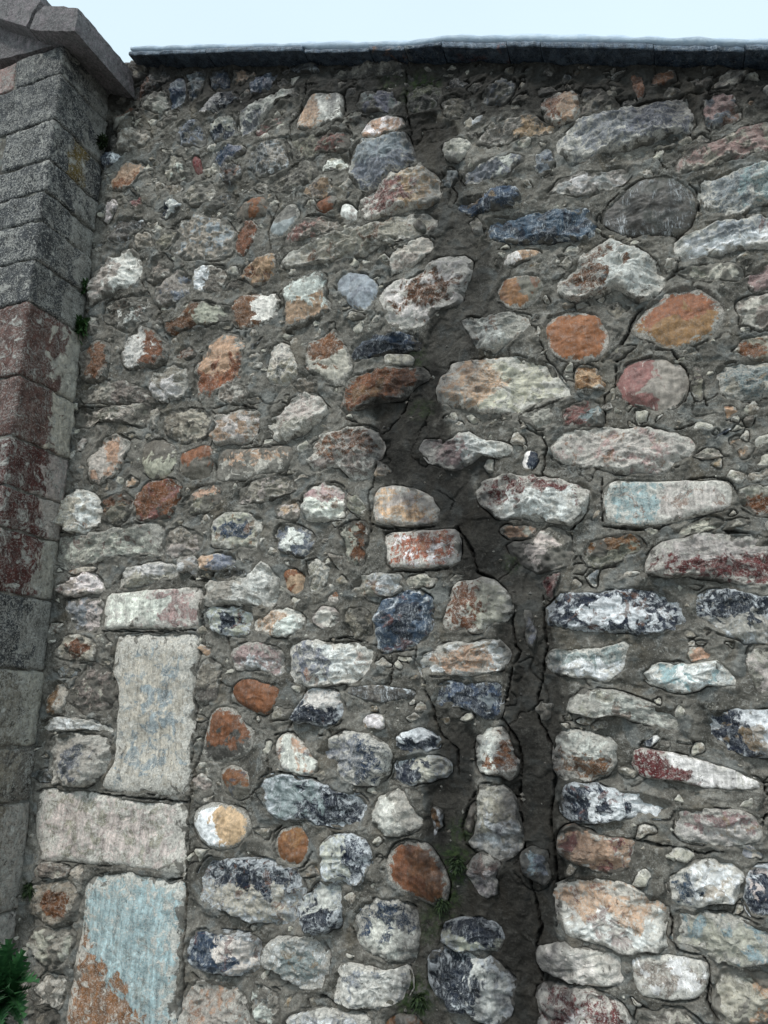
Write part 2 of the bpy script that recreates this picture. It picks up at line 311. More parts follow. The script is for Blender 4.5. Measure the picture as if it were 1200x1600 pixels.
# each line: spec then outline in photograph pixels.  spec = colour, second colour, where the second colour lies
# (L R T B C or N), flags: S slab, D domed cobble, P pale rind round the edge, M much mortar on it, X extra white
STONES = """
ggN:190,98 230,98 232,118 215,130 192,128
knNM:232,105 265,102 268,128 245,140 218,155 205,160 210,142 228,130
lgNM:235,150 252,142 264,146 266,168 255,178 240,178 225,172
BcN:266,132 280,126 290,124 295,135 290,160 275,170 268,168
cBNM:292,118 315,108 320,115 316,150 300,158 292,158 297,135
bwL:315,165 330,155 345,150 365,142 370,158 358,170 330,180 313,180
BkN:330,115 355,108 362,120 358,135 340,140 330,135
tgNM:362,110 380,108 398,118 396,130 365,132
blT:333,200 350,188 372,180 372,205 355,222 337,222 332,212
wuBX:372,185 400,160 430,150 455,140 455,150 430,168 420,180 400,198 375,210 368,200
BuN:395,130 420,118 435,113 437,125 425,140 405,150 395,148
ubCM:280,205 295,192 312,195 322,215 318,230 300,235 283,230 277,220
glNM:175,215 200,205 230,205 235,222 205,235 178,235
lgNM:245,198 260,185 275,180 274,192 255,203
otTP:178,285 190,262 205,254 222,258 225,265 215,285 203,298 190,300 177,292
lwNM:258,265 270,248 285,250 300,272 298,282 275,285 260,278
rqND:303,250 310,246 318,255 317,268 310,275 303,265
uBN:338,240 355,230 380,232 380,240 362,250 345,260 337,255
kgN:348,265 360,258 378,262 380,280 365,292 350,285
rqNM:208,312 220,305 224,320 215,330 207,326
wgN:165,340 170,320 185,315 190,325 180,340 168,353 160,348
ksNM:175,370 185,350 200,342 222,345 225,360 205,372 185,378
gsNM:290,300 300,290 325,285 335,295 330,315 310,325 290,318
klNM:330,325 345,305 365,300 375,310 362,322 340,326
snND:368,345 372,328 395,312 415,310 422,320 418,335 400,343 380,342
ggNM:258,290 280,288 290,300 265,305
glNM:212,370 225,360 240,365 238,390 215,390
glNM:245,385 262,365 280,362 275,385 255,398
wtLS:486,147 535,146 537,180 530,190 510,196 485,205 463,205 466,190
qgNM:400,205 420,192 445,183 445,190 420,205 400,215
kgRM:393,245 400,232 425,222 445,222 452,240 450,262 430,275 408,280 393,265
gqRM:457,220 480,213 520,205 540,212 545,235 530,242 500,235 490,250 455,245
ucNM:560,165 565,148 590,142 615,145 622,160 615,178 590,175 565,178
lgNM:522,115 535,108 560,105 562,98 600,98 630,105 628,118 600,122 560,128 525,125
kbNS:452,102 500,105 502,120 470,116 453,112
twNS:563,215 575,195 600,185 630,183 635,195 622,203 600,210 585,217 570,220
cuB:552,260 560,238 575,222 600,210 632,208 640,235 642,255 625,270 605,283 580,293 565,293 555,280
wgNM:505,260 520,250 540,247 547,262 530,270 508,270
gsNM:425,285 450,265 485,255 497,265 490,285 460,300 425,300
tgN:470,305 485,290 510,284 520,292 515,310 495,315 475,308
nsND:492,320 515,305 530,305 530,320 515,332 498,332
wlND:530,330 538,318 550,320 562,335 560,348 545,345 532,340
qgRM:455,370 480,345 510,338 545,345 530,352 500,365 470,378 452,380
scBDP:420,365 425,350 438,330 455,322 468,325 468,338 460,355 450,370 432,375
onN:372,385 378,365 388,352 400,355 398,375 385,398 373,398
toN:383,435 385,418 400,410 425,400 430,412 428,430 420,445 395,446
lgNX:455,412 460,400 500,380 540,372 580,358 620,345 660,342 668,355 655,370 640,375 600,382 560,402 520,408 480,415 457,420
cuND:524,450 532,432 550,426 575,430 592,445 588,470 580,483 565,488 550,478 535,462
twTP:447,460 462,450 480,440 500,430 508,440 505,458 520,482 500,492 475,505 452,517 447,505 450,480
nwR:370,485 375,470 390,465 405,458 418,465 430,460 435,480 425,500 405,510 385,515 370,508
gcNM:270,375 285,352 310,342 345,345 365,365 365,395 340,405 300,405 275,395
swL:302,425 320,418 352,420 355,432 348,455 330,460 302,452
nlRM:265,510 290,500 300,480 330,477 358,480 358,500 340,505 310,512 285,522 268,522
otTP:308,600 312,570 325,548 345,530 372,528 380,545 378,570 370,592 358,610 335,618 315,622
lgBX:420,560 430,545 450,540 460,555 467,580 465,598 440,600 420,590
nlBP:482,545 505,530 523,518 535,535 548,560 549,575 535,595 515,600 488,595 482,575
bBN:555,560 560,535 575,528 610,525 650,525 655,540 650,552 620,553 580,562 560,568
lgNS:600,558 640,553 650,560 645,572 605,575
oyNP:537,632 542,612 560,590 590,580 630,578 662,585 660,600 640,605 630,622 610,625 580,635 555,642 540,640
lwRM:140,475 150,440 170,410 190,390 212,395 218,425 210,445 190,455 165,465 145,478
swBM:165,495 172,475 200,470 230,462 240,480 235,500 215,505 205,520 185,515 165,505
sgNM:232,420 240,408 258,402 268,415 265,440 250,450 235,440
guNM:245,455 260,430 280,420 298,440 298,460 275,475 250,475
owLP:195,560 205,530 218,515 240,518 258,540 262,555 250,570 225,575 200,572
nsLP:128,570 135,548 155,535 170,540 175,560 172,585 158,598 135,598 128,585
wgTX:242,600 248,580 270,572 290,578 295,600 290,618 265,630 242,630 242,615
gnNM:272,555 285,540 300,538 306,552 295,562 275,562
lgRM:137,620 142,605 165,600 200,598 225,605 230,620 225,632 190,632 150,632 137,630
llNM:130,515 145,495 155,500 150,520 135,525
lgNM:122,650 130,642 160,640 200,635 235,632 237,650 232,668 205,665 160,660 135,670 122,665
lgN:235,660 238,638 248,632 252,650 250,670 240,675 235,670
ltNP:143,740 145,715 152,700 170,685 190,680 198,690 205,700 195,720 180,740 160,757 148,755
glRM:252,655 270,645 300,640 325,645 330,665 318,690 290,697 258,685
slBD:225,700 235,690 250,685 268,690 278,705 280,730 265,745 240,752 228,740
soTD:282,712 295,705 320,695 335,700 338,720 332,745 310,752 290,750 282,730
lwRX:90,795 100,780 125,768 150,775 158,790 157,815 140,830 120,828 95,820
gnTM:160,790 175,775 200,772 208,785 205,810 190,820 165,815
nqN:215,800 222,775 235,755 265,752 285,760 280,780 268,800 255,812 230,815 216,810
gtTM:290,780 305,765 330,758 345,765 345,785 330,800 300,805 285,795
wlTX:92,850 100,842 150,832 200,825 245,820 252,835 255,860 240,872 215,865 180,868 150,880 110,885 95,870
glBM:260,835 285,828 310,832 315,855 300,865 270,872 258,855
wlN:280,890 285,875 305,868 312,885 305,897 285,898
wlBX:190,905 205,890 230,880 265,878 278,890 272,908 240,912 210,918 190,920
utL:315,880 320,868 345,865 365,868 368,888 345,895 318,895
wlN:100,915 115,900 140,893 158,900 162,920 150,932 115,935 98,928
lgNS:103,895 130,888 158,885 155,892 115,900
clRM:107,940 120,933 155,932 162,950 160,975 150,990 130,990 110,975
wpRSX:168,928 240,922 317,917 313,982 250,985 195,986 163,984
lcNSX:188,987 250,988 312,985 308,1060 304,1150 297,1250 240,1246 160,1236 165,1215 178,1200 182,1150 185,1090 178,1060 180,1030
lnCM:92,1015 105,995 130,990 150,1000 155,1020 145,1035 115,1035 95,1030
csNM:80,1045 110,1035 130,1050 125,1065 95,1062
lyL:75,1100 80,1072 100,1068 107,1080 102,1105 85,1115 73,1112
glNM:120,1060 150,1040 175,1050 182,1080 183,1105 160,1115 120,1110 108,1090
wlNX:70,1130 95,1120 130,1120 165,1130 180,1138 173,1147 140,1142 100,1140 70,1142
luCX:82,1165 88,1145 115,1142 150,1148 168,1155 172,1180 160,1205 145,1225 115,1228 85,1225 80,1200
lgNSX:62,1240 70,1233 130,1235 200,1244 292,1253 292,1300 290,1368 270,1370 200,1352 130,1350 68,1345 58,1310 55,1280
glN:58,1355 65,1348 110,1351 112,1366 95,1370 60,1368
lgN:115,1353 132,1354 134,1370 118,1374
gnCM:52,1395 60,1380 100,1374 120,1385 125,1410 118,1440 95,1448 65,1445 52,1425
lgNM:48,1470 60,1452 100,1452 120,1460 115,1490 95,1505 65,1500
lgNM:60,1540 75,1520 95,1528 103,1545 95,1570 65,1575
gsNM:50,1582 80,1577 96,1585 94,1635 45,1635
eyQSX:134,1372 195,1360 289,1374 287,1440 282,1520 277,1635 99,1635 111,1540 124,1470 130,1420
twNX:336,675 345,655 370,642 395,643 405,655 400,675 390,690 370,698 345,693 337,685
tlBSM:335,715 345,702 400,700 460,698 462,715 450,735 400,750 345,755 333,745
glTX:425,660 440,645 460,630 475,622 495,622 508,640 500,660 480,675 450,690 428,680
gnTX:490,700 500,690 520,680 560,672 590,680 595,700 588,725 570,748 550,745 530,725 495,735 490,715
glNM:375,775 395,752 420,745 460,748 465,765 440,775 410,785 378,788
ltNM:430,790 450,775 470,785 472,805 450,815 432,808
wpTX:480,780 490,765 510,758 535,765 543,780 543,805 535,813 500,812 482,815
ggN:545,775 560,778 575,795 570,805 550,800
lBCX:330,845 335,820 350,805 380,803 405,810 408,830 398,855 365,858 335,855
ltN:583,735 590,725 605,722 610,735 600,748 585,745
uwCM:432,830 445,820 475,825 488,840 488,860 475,870 445,865 435,850
lnRM:530,830 550,815 572,820 575,850 577,875 565,890 545,880 540,850
toND:443,900 448,890 470,892 480,905 478,925 460,932 448,925
lgNX:482,880 500,875 513,890 512,915 495,930 482,920
kgN:340,905 365,885 388,890 395,903 375,905 345,908
wlLX:322,935 335,910 365,908 395,895 400,880 420,885 430,900 430,930 425,945 400,946 350,945 325,943
lbCX:330,965 335,952 355,950 390,955 395,975 385,990 360,993 332,985
wtLX:398,975 410,965 430,952 455,952 473,965 475,985 455,997 425,990 405,988
lwCM:492,960 505,945 525,950 535,970 528,985 508,985 495,975
gkNM:538,960 552,950 575,955 585,985 570,998 545,990
pwNX:363,1025 370,1008 400,1005 430,1010 450,1025 448,1045 430,1055 405,1045 375,1045
wuLX:453,1030 460,1010 480,1003 520,1005 550,1010 580,1005 583,1030 562,1050 560,1065 520,1065 475,1068 458,1060
sgTP:312,1060 325,1030 348,1042 345,1070 340,1095 322,1100 310,1090
lwRX:543,915 570,905 600,895 625,900 628,920 615,932 580,930 548,930
noRD:362,1080 378,1062 400,1058 425,1068 438,1078 432,1100 420,1118 400,1112 375,1100
qtRX:568,320 575,303 600,290 635,268 660,270 680,280 682,312 660,325 630,330 605,340 580,345 570,335
skND:640,350 652,342 668,350 668,365 655,368
lgBX:612,420 617,395 640,385 665,370 678,385 675,395 655,405 640,420 615,432
wnCX:600,460 620,445 660,430 680,410 720,403 730,415 728,440 715,475 690,485 665,505 630,512 608,500 603,475
Bbn:716,315 740,308 770,300 800,298 808,310 805,325 770,332 735,338 720,330
BbN:760,350 785,345 830,338 880,333 920,335 922,350 918,375 880,375 840,378 800,378 770,372 758,362
lgN:735,350 745,345 758,350 757,365 740,368
twNS:787,415 790,400 810,392 850,395 845,402 820,410 800,420
ysRDP:775,455 785,435 810,430 845,432 852,450 842,470 820,483 795,482 778,472
wlRX:725,510 735,500 760,498 790,492 820,495 822,512 805,530 785,545 770,555 750,545 735,525
ooNDP:848,520 855,500 875,490 905,487 935,495 952,515 952,545 940,558 905,567 880,567 860,550
oyBDP:985,520 995,500 1020,475 1045,458 1080,453 1110,460 1128,475 1130,500 1115,525 1080,545 1045,550 1010,535
kkND:940,345 960,320 980,300 1010,285 1050,280 1075,295 1088,320 1080,350 1060,368 1020,370 980,368 950,355
ceRX:1095,290 1110,280 1150,272 1230,258 1230,318 1180,325 1150,335 1120,335 1100,315
cwBX:1062,385 1090,370 1130,360 1170,350 1230,338 1230,385 1160,395 1110,395 1085,402 1063,408
wnLX:880,440 900,420 930,395 960,385 1000,400 1025,420 1030,440 1015,460 990,468 960,450 930,465 890,468 878,455
glRM:1055,430 1085,418 1130,412 1158,422 1158,440 1130,442 1090,438
pgR:1170,435 1190,420 1230,412 1230,450 1182,455
cwN:722,275 735,265 750,258 790,245 812,248 812,262 795,275 760,278 735,285
cuNM:835,250 850,235 865,240 865,268 840,270
wlNX:690,235 697,222 720,218 740,222 735,235 718,250 700,248
wlN:723,195 740,185 757,178 750,190 735,202 725,203
gtRM:735,225 760,210 800,195 830,185 845,192 860,200 860,207 830,218 790,228 760,232
otRX:846,165 860,155 900,145 905,165 898,185 872,195 852,185
usNM:750,150 770,135 790,122 805,130 802,150 785,162 760,165
gsNM:690,165 705,150 730,155 735,170 715,188 700,185
mkN:640,150 655,135 675,130 690,145 690,165 670,175 645,180 638,165
lgNM:908,165 912,145 930,142 950,152 955,160 930,175 910,182
cuRX:885,215 910,195 950,183 990,170 1040,160 1072,155 1075,180 1072,205 1040,215 1000,228 960,240 920,250 895,245 883,232
onN:985,125 990,117 1003,122 1010,145 1002,158 988,142
onN:1022,125 1035,117 1055,117 1055,130 1040,140 1022,137
upN:1102,155 1118,150 1145,152 1152,175 1150,190 1125,200 1105,200 1100,175
skN:1075,130 1110,125 1115,138 1085,145
tqN:1165,165 1185,155 1180,170 1168,175
plNM:1062,260 1075,240 1110,225 1160,205 1230,180 1230,230 1160,250 1110,262 1075,272
lwNM:860,305 880,285 920,275 960,265 985,270 975,290 930,305 890,312
ltLX:698,605 705,585 720,572 760,568 800,562 850,570 868,590 885,610 870,625 830,640 780,645 730,640 700,630
lgNM:815,655 825,645 845,638 866,632 872,665 855,670 830,665
ytN:900,590 905,572 930,575 945,598 940,610 920,612 903,605
qcRM:876,645 900,628 930,625 942,640 942,660 915,668 880,668
qgRD:965,600 970,580 990,568 1030,560 1060,570 1075,590 1073,625 1055,635 1030,642 1000,638 975,625
clNX:1118,590 1130,574 1165,568 1230,572 1230,620 1170,625 1130,625
ngNM:1150,555 1165,535 1190,528 1230,530 1230,560 1180,562
pwRX:658,705 665,690 700,688 720,680 755,685 790,695 800,705 780,715 745,715 730,730 705,732 680,720
lpNX:870,700 880,680 910,675 960,672 1010,672 1050,680 1075,692 1075,710 1050,725 1010,738 960,735 910,730 878,722
wbRDX:815,715 822,703 838,702 842,720 835,735 820,735 814,725
wtNM:1148,705 1140,690 1155,683 1175,690 1185,700 1175,715 1155,720
wrTX:752,760 770,750 800,745 840,750 880,755 905,760 912,780 905,805 890,818 860,813 820,815 790,812 770,795 755,775
tlNM:785,824 800,817 840,822 848,830 820,843 792,840
lsNM:800,855 830,834 862,824 888,832 893,870 875,890 850,898 820,880
prN:848,905 860,900 880,897 872,915 858,935 850,925
zwNSX:602,850 603,832 640,830 690,828 718,828 720,850 718,885 660,889 607,890
tlNSX:583,780 590,762 610,757 650,765 675,775 687,795 688,815 660,822 620,822 585,818
lgN:625,908 660,899 690,902 680,913 650,918 630,916
BbCX:592,970 600,950 625,930 655,925 672,940 675,955 672,980 655,1005 625,1010 600,1015 590,1000
nlRX:695,970 700,945 715,915 745,905 770,912 792,930 797,955 785,970 760,975 745,982 725,978 700,980
wtCX:655,1045 665,1030 690,1015 715,1003 740,1005 775,1003 795,1018 795,1035 780,1050 755,1052 735,1052 700,1050 665,1052
bBN:688,1100 688,1080 705,1065 750,1065 780,1072 785,1090 785,1110 765,1125 745,1115 720,1100 695,1102
ksNS:538,1080 545,1071 590,1070 625,1073 652,1078 650,1090 620,1095 590,1100 560,1092
leLSX:942,800 945,760 960,753 1000,752 1060,750 1110,752 1140,752 1147,770 1145,795 1120,800 1080,810 1030,822 980,823 945,815
gnBM:1155,770 1180,760 1230,765 1230,805 1180,805 1160,790
gyTM:912,865 925,845 960,835 1000,840 1008,855 985,868 960,880 925,885
lrBX:1020,885 1030,857 1050,845 1080,842 1120,838 1170,842 1230,845 1230,905 1160,910 1100,905 1050,898 1022,892
lgNM:1050,832 1080,817 1120,810 1130,822 1100,832 1060,838
bwCX:865,950 870,925 920,928 960,925 1010,925 1050,935 1063,955 1060,980 1030,985 980,988 940,985 900,985 868,975
blBX:1098,945 1105,928 1140,925 1170,930 1230,935 1230,1000 1170,1003 1130,993 1105,975
wcTX:862,1030 870,1012 900,1015 930,1010 975,1003 978,1025 968,1050 940,1060 900,1055 868,1048
weNX:1013,1055 1025,1042 1050,1033 1080,1040 1100,1038 1125,1042 1145,1060 1142,1075 1110,1070 1085,1075 1060,1080 1035,1075 1018,1068
tlN:1070,1022 1080,1010 1100,1010 1118,1025 1110,1033 1085,1033
wlNX:893,1090 920,1078 960,1080 990,1090 1020,1100 1055,1120 1078,1148 1055,1152 1025,1140 990,1128 950,1118 915,1115 895,1108
lgN:843,1110 846,1098 860,1100 860,1118 850,1126
bwRX:1100,1130 1110,1112 1135,1108 1165,1112 1230,1118 1230,1175 1170,1178 1130,1170 1108,1155
ywTX:870,1170 875,1152 895,1145 925,1150 955,1158 960,1175 952,1205 930,1215 905,1222 880,1218 870,1200
rwRS:988,1168 1010,1168 1060,1178 1110,1190 1160,1205 1192,1218 1188,1235 1150,1235 1100,1232 1060,1222 1020,1220 995,1212 985,1190
bwRX:880,1245 890,1228 930,1230 980,1238 1020,1245 1045,1258 1045,1275 1030,1283 990,1282 940,1282 895,1278 882,1265
wpTX:1057,1280 1060,1262 1090,1262 1130,1268 1165,1270 1183,1285 1185,1310 1160,1318 1120,1322 1080,1318 1058,1300
tqN:872,1310 880,1292 910,1298 950,1308 985,1315 985,1348 970,1362 930,1360 890,1345 873,1330
woRX:748,1175 755,1150 770,1140 790,1145 800,1165 808,1190 805,1210 790,1217 770,1208 755,1200
wlTX:750,1232 782,1233 805,1247 810,1280 815,1315 805,1330 780,1335 755,1322 738,1313 746,1290 748,1260
sgND:726,1290 734,1262 745,1247 744,1285 734,1305
bwTX:618,1155 630,1140 655,1138 680,1142 690,1155 685,1165 660,1172 630,1175 618,1168
blRX:615,1205 625,1182 655,1180 690,1182 703,1195 695,1215 665,1220 635,1222 618,1215
wlRX:585,1262 595,1245 612,1232 630,1235 645,1258 660,1275 650,1300 625,1305 600,1303 587,1285
wyN:675,1280 680,1262 692,1268 693,1290 683,1303 676,1298
nnLDP:603,1360 610,1330 625,1315 650,1313 675,1320 690,1345 703,1375 700,1405 685,1420 660,1405 635,1395 610,1380
pwBX:733,1360 745,1340 760,1330 775,1345 773,1375 775,1395 755,1405 745,1390 735,1375
bwTX:458,1120 470,1095 485,1078 510,1082 535,1090 540,1105 530,1128 500,1133 470,1130
wtN:567,1125 575,1115 590,1113 603,1120 600,1135 580,1140 568,1135
wtNS:430,1165 437,1150 455,1142 470,1155 490,1175 502,1195 495,1212 475,1212 445,1203 433,1180
cBRX:505,1175 515,1155 535,1145 560,1150 590,1155 610,1175 610,1205 590,1225 560,1222 530,1210 510,1195
cbRX:412,1240 420,1220 440,1215 480,1222 520,1230 560,1245 568,1262 560,1290 530,1290 490,1285 450,1285 425,1265
nkBDP:317,1180 322,1160 330,1120 340,1105 365,1103 385,1125 398,1145 395,1175 370,1185 350,1190 330,1190
nsBDP:342,1215 350,1200 370,1195 390,1205 398,1225 395,1245 370,1250 350,1243
wlN:305,1215 318,1205 330,1220 325,1235 308,1232
twLDP:305,1285 310,1265 330,1253 360,1255 385,1265 397,1290 385,1315 360,1328 330,1325 312,1308
nyNDP:428,1320 437,1300 455,1290 478,1292 488,1315 482,1340 465,1352 440,1345
lbRX:505,1345 508,1320 530,1305 555,1308 575,1325 575,1355 560,1380 535,1378 512,1365
lbTX:320,1380 325,1350 345,1343 380,1345 420,1348 455,1358 468,1380 468,1410 455,1435 420,1435 380,1425 335,1415 322,1400
wbBX:473,1420 485,1395 500,1380 530,1385 538,1410 532,1445 505,1458 480,1450 475,1435
wBTX:555,1440 565,1418 590,1408 625,1412 648,1430 652,1470 648,1500 620,1505 590,1490 565,1475
BwRX:302,1490 305,1460 330,1455 370,1455 400,1460 403,1490 400,1515 370,1522 320,1518 302,1508
wcCX:418,1490 425,1470 455,1465 490,1463 508,1485 510,1520 500,1540 470,1540 445,1520 422,1505
wcNX:525,1530 535,1510 560,1507 600,1510 635,1515 642,1545 630,1566 590,1568 555,1570 530,1560
ltNX:288,1560 300,1540 330,1532 370,1545 385,1570 385,1635 283,1635
gwNM:397,1540 410,1532 438,1545 443,1580 438,1610 405,1600 398,1565
wcNX:450,1590 470,1577 520,1580 575,1590 590,1635 445,1635
nsND:602,1600 615,1582 650,1584 665,1600 665,1635 602,1635
blBX:695,1445 710,1435 745,1435 770,1440 780,1465 778,1486 755,1488 720,1480 698,1470
bwRX:675,1500 690,1487 730,1490 770,1495 790,1520 802,1545 795,1580 780,1592 740,1585 710,1570 685,1545
wlNX:845,1490 850,1475 880,1478 930,1482 970,1490 973,1530 940,1533 900,1528 860,1522 848,1510
wrTX:850,1550 870,1532 910,1540 950,1555 970,1575 985,1635 855,1635 850,1580
wgNSX:985,1500 1000,1490 1050,1488 1105,1498 1108,1520 1103,1550 1085,1560 1040,1562 1000,1555 988,1530
wtTX:873,1400 880,1378 920,1370 970,1385 1020,1405 1045,1425 1048,1455 1035,1480 990,1485 940,1472 890,1460 875,1430
wBLX:1050,1375 1065,1360 1100,1345 1150,1350 1162,1380 1157,1408 1120,1412 1080,1415 1055,1400
blNX:1168,1370 1180,1350 1230,1350 1230,1420 1175,1425 1165,1400
leNX:1050,1445 1070,1428 1110,1430 1160,1440 1230,1455 1230,1500 1170,1503 1120,1493 1075,1480 1052,1465
ltRM:1115,1522 1130,1508 1160,1512 1185,1517 1230,1527 1230,1580 1180,1600 1150,1600 1112,1570 1110,1545
lgNM:1000,1585 1040,1572 1080,1577 1095,1600 1095,1635 1000,1635
glNM:1168,1005 1190,1012 1230,1012 1230,1080 1185,1085 1170,1060
clN:1155,1328 1175,1322 1195,1330 1185,1343 1162,1343
gkTM:965,470 985,478 970,500 955,498 945,480
glNM:1150,470 1180,462 1230,470 1230,520 1190,522 1160,510
sgNM:1085,570 1098,575 1105,600 1100,625 1085,620 1080,595
ucNM:820,960 832,955 840,985 835,1010 822,1000
euNM:815,1335 835,1325 858,1330 862,1360 850,1385 828,1370
csNM:690,275 705,262 720,275 705,295 692,292
gsNM:455,600 478,590 500,600 495,612 465,615
lgNM:345,600 372,600 392,612 388,632 355,635 340,622
gcNM:1190,965 1240,960 1240,1000 1200,1002
"""

CHN = {'L': (-1, 0), 'R': (1, 0), 'T': (0, 1), 'B': (0, -1)}
GAP = 0.0045 * 1.1


def chaikin(p, n=2, w=.22):
    for _ in range(n):
        q = np.roll(p, -1, 0)
        a = p * (1 - w) + q * w; b = p * w + q * (1 - w)
        p = np.stack([a, b], 1).reshape(-1, 2)
    return p


def resample(p, n):
    q = np.vstack([p, p[:1]]); s = np.r_[0, np.cumsum(np.hypot(*np.diff(q, axis=0).T))]
    t = np.linspace(0, s[-1], n, endpoint=False)
    return np.stack([np.interp(t, s, q[:, 0]), np.interp(t, s, q[:, 1])], 1), s[-1]


def centroid(p):
    x, y = p.T; x1, y1 = np.roll(p, -1, 0).T; c = x * y1 - x1 * y; a = c.sum() / 2
    return np.array([((x + x1) * c).sum(), ((y + y1) * c).sum()]) / (6 * a), abs(a)


# ------------------------------------------------------------------ stains of damp, algae and moss, plus painted shade under the coping
def px(u_list):                                   # pixel list -> wall list
    a = np.array(u_list, float); u, z = wall_uv(a[:, 0], a[:, 1]); return np.stack([u, z], 1)


WET = [[(648, 95, 26, .7), (655, 130, 30, .9), (662, 200, 28, .85), (682, 260, 26, .62), (712, 370, 38, .6), (738, 450, 38, .66), (705, 555, 40, .68),
        (650, 625, 44, 1), (618, 690, 34, .95), (690, 755, 45, .8), (745, 830, 42, .85), (815, 930, 34, .7), (832, 1040, 24, .75),
        (835, 1130, 24, .8), (832, 1200, 32, .9), (838, 1290, 32, .95), (822, 1400, 40, .95), (822, 1500, 38, 1), (825, 1640, 36, 1)],
       [(690, 1130, 24, .5), (715, 1180, 28, .85), (705, 1250, 26, .8), (705, 1330, 30, .9), (700, 1400, 34, .9), (680, 1440, 30, .7),
        (655, 1520, 22, .6), (665, 1640, 30, .7)],
       [(120, 160, 10, .4), (165, 215, 22, .8), (158, 240, 18, .9), (150, 280, 9, .5)],
       [(950, 350, 12, .2), (1010, 340, 25, .25)], [(640, 560, 22, .7), (665, 600, 26, .9)]]
MOSSP = [(655, 140, 26, .9), (610, 128, 16, .6), (712, 1350, 22, 1), (722, 1300, 16, .7), (695, 1405, 20, .8), (672, 1450, 16, .6), (650, 1560, 22, 1),
         (155, 228, 14, 1), (660, 640, 16, .5), (655, 560, 14, .5), (45, 1385, 10, 1), (640, 1540, 12, .6), (800, 880, 12, .4)]


def field_stain_shade(u, z):
    n = fbm(u * 7, z * 4, 3) * .6 + fbm(u * 24, z * 12, 3) * .35
    s = np.zeros_like(u)
    for path in WET:
        P = px([(a[0], a[1]) for a in path])
        R = np.array([a[2] for a in path]) * .0044; K = np.minimum(1, np.array([a[3] for a in path]) * 1.2)
        for i in range(len(P) - 1):
            a, b = P[i], P[i + 1]; ab = b - a
            t = np.clip(((u - a[0]) * ab[0] + (z - a[1]) * ab[1]) / (ab @ ab), 0, 1)
            dd = np.hypot(u - a[0] - t * ab[0], z - a[1] - t * ab[1])
            r = R[i] + (R[i + 1] - R[i]) * t; k = K[i] + (K[i + 1] - K[i]) * t
            s = np.maximum(s, k * sstep(1.35, .6, dd / r + n))
    # black algae under the coping, with the overhang's shade painted in
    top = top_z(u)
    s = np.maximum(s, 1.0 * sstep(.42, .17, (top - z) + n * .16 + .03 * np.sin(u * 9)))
    return s


def field_moss(u, z):
    s = np.zeros_like(u); n = fbm(u * 12, z * 12, 3) * .5
    for x, y, r, k in MOSSP:
        a, b = wall_uv(x, y); s = np.maximum(s, k * sstep(1.3, .4, np.hypot(u - a, z - b) / (r * .0037) + n))
    return s


CO_D = .095
_cp = [wall_uv(x, y, CO_D) for x, y in ((150, 88), (205, 87), (400, 83), (630, 80), (690, 74), (900, 76), (1200, 80.5), (1290, 82))]
_cu = np.array([float(a) for a, b in _cp]); _cz = np.array([float(b) for a, b in _cp])


def top_z(u):
    s0 = (_cz[1] - _cz[0]) / (_cu[1] - _cu[0]); s1 = (_cz[-1] - _cz[-2]) / (_cu[-1] - _cu[-2])
    r = np.interp(u, _cu, _cz)
    return np.where(u < _cu[0], _cz[0] + (u - _cu[0]) * s0, np.where(u > _cu[-1], _cz[-1] + (u - _cu[-1]) * s1, r))


# ------------------------------------------------------------------ mortar grid and distance to the nearest stone
UC = -1.70
U0, U1, Z0 = UC - .05, 2.0, 0.2
NU = 850; NZ = 1180
gu = np.linspace(U0, U1, NU); tt = np.linspace(0, 1, NZ)
TZ = top_z(gu)
GU = np.repeat(gu[:, None], NZ, 1); GZ = Z0 + tt[None, :] * (TZ[:, None] - Z0)
SD = np.full((NU, NZ), 9.0)                       # signed distance: < 0 inside a stone
OWN = np.zeros((NU, NZ), np.int32)


def sdf_stamp(poly, k, margin=.05):
    lo = poly.min(0) - margin; hi = poly.max(0) + margin
    i0 = max(0, int((lo[0] - U0) / (U1 - U0) * (NU - 1))); i1 = min(NU, int((hi[0] - U0) / (U1 - U0) * (NU - 1)) + 2)
    if i1 <= i0: return
    h = TZ[i0:i1]
    j0 = max(0, int((lo[1] - Z0) / (h.max() - Z0) * (NZ - 1))); j1 = min(NZ, int((hi[1] - Z0) / (h.min() - Z0) * (NZ - 1)) + 2)
    if j1 <= j0: return
    X = GU[i0:i1, j0:j1]; Y = GZ[i0:i1, j0:j1]
    dm = np.full(X.shape, 9.0); ins = np.zeros(X.shape, bool)
    q = np.roll(poly, -1, 0)
    for a, b in zip(poly, q):
        ab = b - a
        t = np.clip(((X - a[0]) * ab[0] + (Y - a[1]) * ab[1]) / (ab @ ab + 1e-12), 0, 1)
        dm = np.minimum(dm, (X - a[0] - t * ab[0]) ** 2 + (Y - a[1] - t * ab[1]) ** 2)
        if a[1] != b[1]:
            c = ((a[1] > Y) != (b[1] > Y)) & (X < (b[0] - a[0]) * (Y - a[1]) / (b[1] - a[1]) + a[0])
            ins ^= c
    dm = np.sqrt(dm); dm = np.where(ins, -dm, dm)
    sub = SD[i0:i1, j0:j1]; m = dm < sub
    sub[m] = dm[m]; OWN[i0:i1, j0:j1][m] = k


def outside(q, poly):
    """signed distance of points q to a polygon, > 0 outside"""
    dm = np.full(len(q), 9.0); ins = np.zeros(len(q), bool)
    for a, b in zip(poly, np.roll(poly, -1, 0)):
        ab = b - a
        t = np.clip(((q - a) @ ab) / (ab @ ab + 1e-12), 0, 1)
        dm = np.minimum(dm, np.hypot(*(q - a - t[:, None] * ab).T))
        if a[1] != b[1]: ins ^= ((a[1] > q[:, 1]) != (b[1] > q[:, 1])) & (q[:, 0] < (b[0] - a[0]) * (q[:, 1] - a[1]) / (b[1] - a[1]) + a[0])
    return np.where(ins, -dm, dm)


